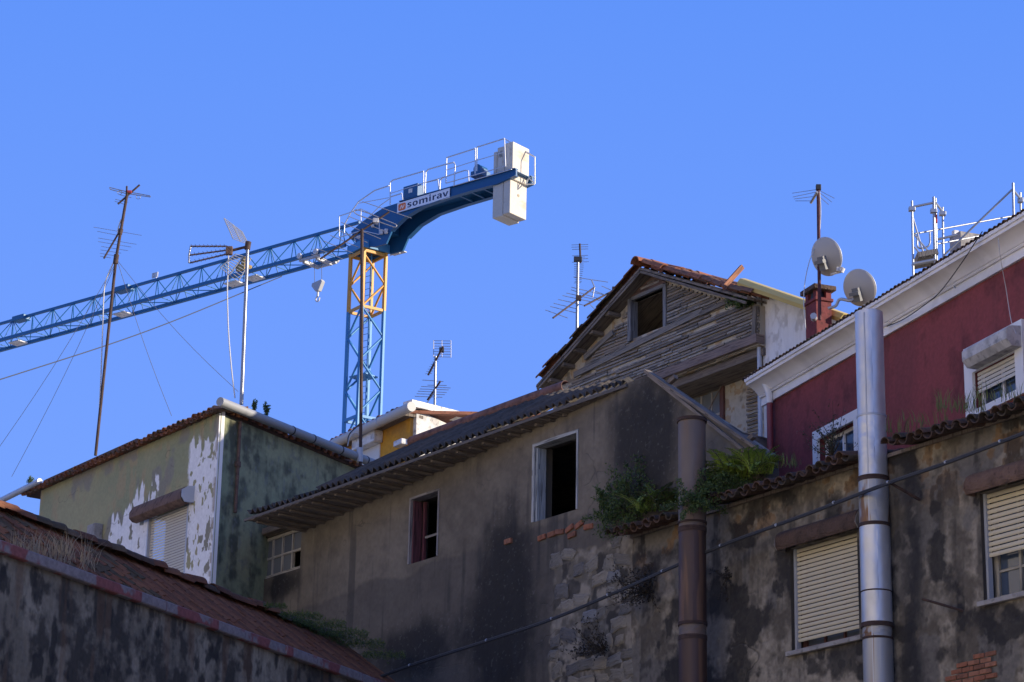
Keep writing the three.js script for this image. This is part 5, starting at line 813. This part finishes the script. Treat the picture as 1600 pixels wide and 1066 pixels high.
// ---------------------------------------------------------------- cables
{
  const o = thing('overhead_cable', 'thick black bundled cable slung along the stone house front', 'cable', L);
  const pts = [[560, 1070, 1.6], [640, 1040, 1.3], [760, 1001, 1.0], [862, 967, 0.75], [960, 926, 0.55], [1050, 886, 0.45], [1130, 851, 0.4], [1260, 803, 0.35], [1388, 754, 0.45], [1480, 722, 0.4], [1600, 676, 0.35], [1720, 630, 0.3]].map(([x, y, d]) => L.pt(x, y, d));
  part(o, 'conductor', curve(pts, 0.019, 120, 8), M.cable); part(o, 'conductor', curve(pts.map((p) => p.clone().add(V(0, -0.028, 0.01))), 0.015, 120, 8), M.black);
  for (const [x, y, d] of [[640, 1040, 1.3], [760, 1001, 1.0], [862, 967, 0.75], [950, 930, 0.57], [1035, 893, 0.46], [1126, 853, 0.4], [1213, 821, 0.37], [1303, 786, 0.38], [1388, 754, 0.45], [1478, 723, 0.4], [1563, 690, 0.37]]) { const p = L.pt(x, y, d); part(o, 'cable_tie', bar(p.clone().add(V(-0.012, 0, 0)), p.clone().add(V(0.012, 0.004, 0)), 0.026), M.zinc); }
  const k = L.pt(1390, 754, 0.45); part(o, 'wall_bracket', beam(k, V(k.x + 0.12, k.y - 0.2, 0.02), 0.03, 0.03), M.iron);
}
{
  const a = at(440, 432, 104), b = at(-40, 606, 86), c = a.clone().lerp(b, 0.5).add(V(0, -0.25, 0)), o = thing('overhead_wire', 'long thin dark wire crossing the sky below the crane jib', 'wire', a);
  part(o, 'wire', curve([a, c, b].map((p) => p.clone().sub(a)), 0.022, 40, 5), M.cable);
  const F = RED, w = thing('slack_cable', 'thin black cable drooping across the white cornice of the red house', 'cable', F);
  part(w, 'wire', curve([[1535, 362, 0.45], [1500, 415, 0.42], [1470, 455, 0.4], [1440, 480, 0.2], [1410, 500, 0.12], [1386, 510, 0.1]].map(([x, y, d]) => F.pt(x, y, d)), 0.008, 40), M.cable);
  const w2 = thing('slack_cable', 'thin pale wire hanging down the red wall to the upper window', 'cable', F);
  part(w2, 'wire', curve([[1560, 372, 0.42], [1563, 400, 0.4], [1572, 450, 0.15], [1580, 500, 0.1], [1588, 522, 0.32]].map(([x, y, d]) => F.pt(x, y, d)), 0.006, 30), M.coax);
}

// ---------------------------------------------------------------- plants
const tris = (list) => { const g = new THREE.BufferGeometry(); g.setAttribute('position', new THREE.Float32BufferAttribute(list, 3)); g.setAttribute('uv', new THREE.Float32BufferAttribute(new Float32Array((list.length / 3) * 2), 2)); g.computeVertexNormals(); return g; };
const leafM = (rgb) => { const m = new THREE.MeshPhysicalMaterial({ roughness: 0.8, transmission: 0.25, thickness: 0, side: THREE.DoubleSide }); m.color.setRGB(...rgb); return m; };
M.fern = leafM([0.22, 0.33, 0.035]); M.fernDark = leafM([0.07, 0.13, 0.025]); M.bush = leafM([0.06, 0.11, 0.02]); M.dead = leafM([0.035, 0.028, 0.02]); M.weed = leafM([0.04, 0.05, 0.02]); M.straw = leafM([0.36, 0.29, 0.19]); M.grass = leafM([0.15, 0.19, 0.05]); M.moss = leafM([0.075, 0.12, 0.012]); M.stem = mat([0.06, 0.045, 0.03], { roughness: 1 });
const leaf = (out, p, d, n, l, w) => { const s = d.clone().cross(n).normalize().multiplyScalar(w / 2), m = p.clone().addScaledVector(d, l * 0.45).addScaledVector(n, l * 0.06), e = p.clone().addScaledVector(d, l), a = m.clone().add(s), b = m.clone().sub(s); out.push(...p.toArray(), ...a.toArray(), ...b.toArray(), ...a.toArray(), ...e.toArray(), ...b.toArray()); };
const dirn = () => V(rr(-1, 1), rr(-1, 1), rr(-1, 1)).normalize();
function fern(label, base, n, len, m, group) {
  const o = thing('fern', label, 'fern', base, group), out = [], st = [];
  for (let k = 0; k < n; k++) {
    const a = rr(0, 6.28), l = len * rr(0.6, 1.1), droop = rr(0.5, 1.3), o0 = V(rr(-0.18, 0.18), 0, rr(-0.12, 0.12)); let p = o0.clone(), el = rr(1.0, 1.45); const steps = 14;
    for (let i = 0; i < steps; i++) {
      const d = V(Math.cos(a) * Math.cos(el), Math.sin(el), Math.sin(a) * Math.cos(el)), q = p.clone().addScaledVector(d, l / steps), side = V(-Math.sin(a), 0, Math.cos(a)), w = l * 0.2 * Math.sin(Math.PI * Math.min(1, (i + 1.5) / (steps + 1)) * 0.93), nn = side.clone().cross(d);
      for (const s of [-1, 1]) leaf(out, p, side.clone().multiplyScalar(s).addScaledVector(d, 0.45).addScaledVector(UP, rr(-0.15, 0.1)).normalize(), nn, w, l / steps * 0.95);
      st.push(bar(p, q, 0.004, 0.003, 4)); p = q; el -= (droop * 1.7) / steps;
    }
  }
  part(o, 'fronds', tris(out), m); part(o, 'stalks', merge(st), M.stem); return o;
}
function bushy(name, label, category, base, rx, ry, rz, n, leafSize, m, twigs = 14, lean = V(0, 0.4, 0.3), group) {
  const o = thing(name, label, category, base, group), out = [], st = [];
  for (let k = 0; k < twigs; k++) {
    const tip = dirn(); tip.add(lean).normalize(); tip.multiply(V(rx, ry, rz)).multiplyScalar(rr(0.6, 1.15)); const mid = tip.clone().multiplyScalar(0.5).add(dirn().multiplyScalar(0.12 * rx)), prev = [V(0, 0, 0), mid, tip];
    for (let i = 0; i < 2; i++) st.push(bar(prev[i], prev[i + 1], 0.007 - i * 0.003, 0.004 - i * 0.002, 4));
    for (let j = 0; j < n; j++) { const t = Math.pow(rnd(), 0.6), p = t < 0.5 ? mid.clone().multiplyScalar(t * 2) : mid.clone().lerp(tip, t * 2 - 1); p.add(dirn().multiplyScalar(rr(0, 0.16) * rx)); leaf(out, p, dirn().addScaledVector(UP, 0.3).normalize(), dirn(), leafSize * rr(0.6, 1.3), leafSize * rr(0.35, 0.6)); }
  }
  part(o, 'leaves', tris(out), m); part(o, 'twigs', merge(st), M.stem); return o;
}
function tuft(name, label, category, base, n, h, spread, m, group, flat = 0) {
  const o = thing(name, label, category, base, group), out = [];
  for (let k = 0; k < n; k++) { const b = V(rr(-1, 1) * spread, 0, rr(-1, 1) * Math.min(spread, 0.15)), a = rr(0, 6.28), l = h * Math.pow(rnd(), 0.7) + 0.03, bend = V(Math.cos(a), 0, Math.sin(a)).multiplyScalar(l * rr(0.1, 0.5 + flat)), md = b.clone().add(V(0, l * 0.6, 0)).addScaledVector(bend, 0.35), tp = b.clone().add(V(0, l, 0)).add(bend), w = V(rr(-1, 1), 0, rr(-1, 1)).normalize().multiplyScalar(0.006);
    const A = b.clone().add(w), B = b.clone().sub(w), C = md.clone().addScaledVector(w, 0.7), D = md.clone().addScaledVector(w, -0.7); out.push(...A.toArray(), ...B.toArray(), ...C.toArray(), ...B.toArray(), ...D.toArray(), ...C.toArray(), ...C.toArray(), ...D.toArray(), ...tp.toArray()); }
  stuff(part(o, 'blades', tris(out), m)); return o;
}
const onL = (px, py, off) => { const p = L.pt(px, py, off); return L.o.clone().addScaledVector(L.u, p.x).addScaledVector(L.n, p.z).setY(p.y); };
const onG = (px, py, off) => { const p = G.pt(px, py, off); return G.o.clone().addScaledVector(G.u, p.x).addScaledVector(G.n, p.z).setY(p.y); };
const onFG = (px, py, off) => { const p = FG.pt(px, py, off); return FG.o.clone().addScaledVector(FG.u, p.x).addScaledVector(FG.n, p.z).setY(p.y); };
const ferns = 'ferns growing on the stone house eave';
fern('large bright green fern on the tiled eave between the brown flue and the red house', onL(1150, 752, 0.0), 60, 0.66, M.fern, ferns);
fern('small bright fern on the eave below the red downpipe', onL(1190, 738, 0.0), 36, 0.5, M.fern, ferns);
fern('yellow-green fern hanging over the eave left of the brown flue', onL(1010, 797, 0.25), 30, 0.42, M.fern, ferns);
fern('low fern at the wall end under the open pale-framed window', onL(975, 800, 0.1), 18, 0.3, M.fernDark, ferns);
bushy('leafy_shrub', 'dense leafy shrub on the eave right beside the brown flue', 'shrub', onL(1088, 785, 0.6), 0.5, 0.5, 0.3, 120, 0.045, M.bush, 26);
bushy('leafy_shrub', 'spreading dark shrub on the eave below the black-stained wall', 'shrub', onL(1000, 795, 0.0), 0.8, 0.85, 0.4, 110, 0.05, M.bush, 46);
bushy('leafy_shrub', 'small dark shrub at the far end of the stone house eave', 'shrub', onL(955, 802, 0.1), 0.42, 0.6, 0.3, 100, 0.045, M.bush, 26);
fern('dark drooping fern among the shrubs on the far eave end', onL(1035, 795, 0.1), 40, 0.55, M.fernDark, ferns);
fern('upright fern beside the red downpipe at the eave', onL(1120, 765, 0.05), 40, 0.55, M.fern, ferns);
bushy('leafy_shrub', 'mixed low shrub under the large ferns on the eave', 'shrub', onL(1150, 760, 0.1), 0.6, 0.3, 0.25, 90, 0.04, M.bush, 26);
bushy('wall_weed', 'big withered black weed hanging on the wall left of the brown flue', 'weed', onG(1015, 925, 0.1), 0.75, 0.5, 0.25, 34, 0.045, M.dead, 34, V(-0.7, 0.1, 0.3));
bushy('wall_weed', 'withered black weed spreading from the foot of the bare stone patch', 'weed', onG(945, 1015, 0.1), 0.6, 0.55, 0.25, 30, 0.05, M.dead, 22, V(-0.9, 0.5, 0.3));
bushy('wall_weed', 'small dark weed growing from the wall right of the brown flue', 'weed', onL(1135, 905, 0.03), 0.3, 0.3, 0.15, 30, 0.04, M.dead, 14, V(0.4, 0.1, 0.4));
bushy('twiggy_weed', 'thin leggy weed with sparse dark leaves before the lower red house window', 'weed', onL(1300, 712, -0.4), 0.62, 0.75, 0.3, 16, 0.045, M.weed, 24, V(-0.3, 0.9, 0));
const gr = 'grass tufts on the stone house eave';
for (const [x, y, n, h, l] of [[1215, 728, 60, 0.22, 'pale grass tuft on the eave beside the bright ferns'], [1405, 678, 60, 0.26, 'yellowish grass tuft on the eave just right of the shiny flue'], [1445, 662, 40, 0.2, 'thin grass tuft on the eave under the red wall'], [1500, 642, 90, 0.32, 'tall grass tuft on the eave below the upper red house window corner'], [1560, 625, 50, 0.3, 'grass tuft on the eave in front of the upper red house window']]) tuft('grass_tuft', l, 'grass', onL(x, y, -0.15), n, h, 0.35, M.grass, gr);
const dry = 'dry grass on the concrete coping';
for (const [x, y, n, h, l] of [[62, 872, 130, 0.34, 'thick clump of dry straw grass on the red-flaked coping'], [100, 884, 90, 0.4, 'loose clump of dry straw grass beside the thick clump'], [136, 897, 16, 0.55, 'few tall dry stalks on the coping']]) tuft('dry_grass', l, 'grass', onFG(x, y - 6, -0.25), n, h, x > 120 ? 0.12 : 0.4, M.straw, dry, 0.3);
{ // moss along the roof edge against the grey wall
  const o = new THREE.Group(); o.name = 'moss'; o.userData = { label: 'green moss cushions along the tile roof below the grey wall', category: 'moss', kind: 'stuff' }; const b = onFG(520, 990, -1.6); o.position.copy(b); scene.add(o);
  const out = []; for (const [x, y, s, n] of [[430, 948, 0.12, 50], [470, 962, 0.22, 130], [500, 975, 0.28, 200], [530, 990, 0.32, 260], [560, 1006, 0.3, 200], [600, 1024, 0.25, 120], [640, 1040, 0.25, 100]]) { const c = onFG(x, y, -1.9).sub(b); for (let k = 0; k < n * 6; k++) { const p = c.clone().add(V(rr(-1, 1) * s * 1.5, rr(-0.2, 0.12) * s, rr(-1, 1) * s)); leaf(out, p, dirn().addScaledVector(UP, 0.8).normalize(), dirn(), rr(0.03, 0.07), rr(0.006, 0.014)); } }
  part(o, 'moss_blades', tris(out), M.moss);
}
const sp = 'small plants growing from the gutters';
for (const [x, y, z, h, l] of [[416, 650, 47.6, 0.3, 'small green plant sprouting from the green house roof edge'], [397, 642, 47.3, 0.22, 'tiny green sprout on the green house roof tiles'], [46, 762, 52.6, 0.3, 'small fern in the gutter at the far end of the green house']]) bushy('gutter_plant', l, 'plant', at(x, y, z), h * 0.35, h, h * 0.35, 26, 0.05, M.fernDark, 9, V(0, 1.4, 0), sp);
bushy('roof_plant', 'low green plant on the ruined gable roof beside the white wall', 'plant', (() => { const p = T.pt(1158, 474, 0.15); return T.o.clone().addScaledVector(T.u, p.x).addScaledVector(T.n, p.z).setY(p.y); })(), 0.35, 0.14, 0.2, 70, 0.05, M.fernDark, 16, V(0, 0.6, 0));
{ // loose timber propped on the gable roof
  const a = at(1130, 446, 44), o = thing('loose_plank', 'single reddish plank propped up on the gable roof tiles', 'plank', a); part(o, 'plank', beam(V(0, -0.05, 0), at(1160, 417, 44.3).sub(a), 0.05, 0.09), wm([0.36, 0.15, 0.08]));
}

// ---------------------------------------------------------------- unseen house row, added across the street to bounce warm sun onto the fronts
{
  const opp = (k, label, rgb) => {
    const o = thing('sun_bounce_house', label, 'house'), x0 = k * 12.2; o.position.copy(L.o).addScaledVector(L.n, 25).addScaledVector(L.u, x0 - 6); o.rotation.y = L.turn + Math.PI;
    const wins = []; for (let f = 0; f < 6; f++) for (let i = 0; i < 3; i++) wins.push([-4.4 + i * 3.6, 1.2 + f * 3.2]);
    part(o, 'wall', slab(rect(-6, 6, 0, 19.5), wins.map(([x, y]) => rect(x, x + 1.1, y, y + 1.7)), 0.4), mat(rgb, { bumpMap: grain[1], bumpScale: 0.004 }));
    for (const [x, y] of wins) { const f = part(o, 'window_frame', merge([box(x + 0.001, x + 0.08, y + 0.001, y + 1.699, -0.3, -0.22), box(x + 1.02, x + 1.099, y + 0.001, y + 1.699, -0.3, -0.22), box(x + 0.081, x + 1.019, y + 1.62, y + 1.699, -0.3, -0.22)]), M.trim); part(f, 'pane', box(x + 0.08, x + 1.02, y + 0.001, y + 1.62, -0.27, -0.262), M.dirtyGlass); }
    part(o, 'body', box(-6, 6, 0, 19.4, -9, -0.41), M.cream); part(o, 'roof', slab([[-9.2, 19.5], [0.4, 19.5], [-4.4, 21.5]], [], 12).rotateY(-Math.PI / 2).translate(-6, 0, 0), M.clay[0]);
  };
  opp(-1, 'tall cream town house added out of view to bounce sunlight', [0.82, 0.75, 0.62]); opp(0, 'tall pale yellow town house added out of view to bounce sunlight', [0.82, 0.73, 0.55]); opp(1, 'tall off-white town house added out of view to bounce sunlight', [0.84, 0.80, 0.72]); opp(2, 'tall sand coloured town house added out of view to bounce sunlight', [0.82, 0.74, 0.6]);
}

renderer.render(scene, camera);
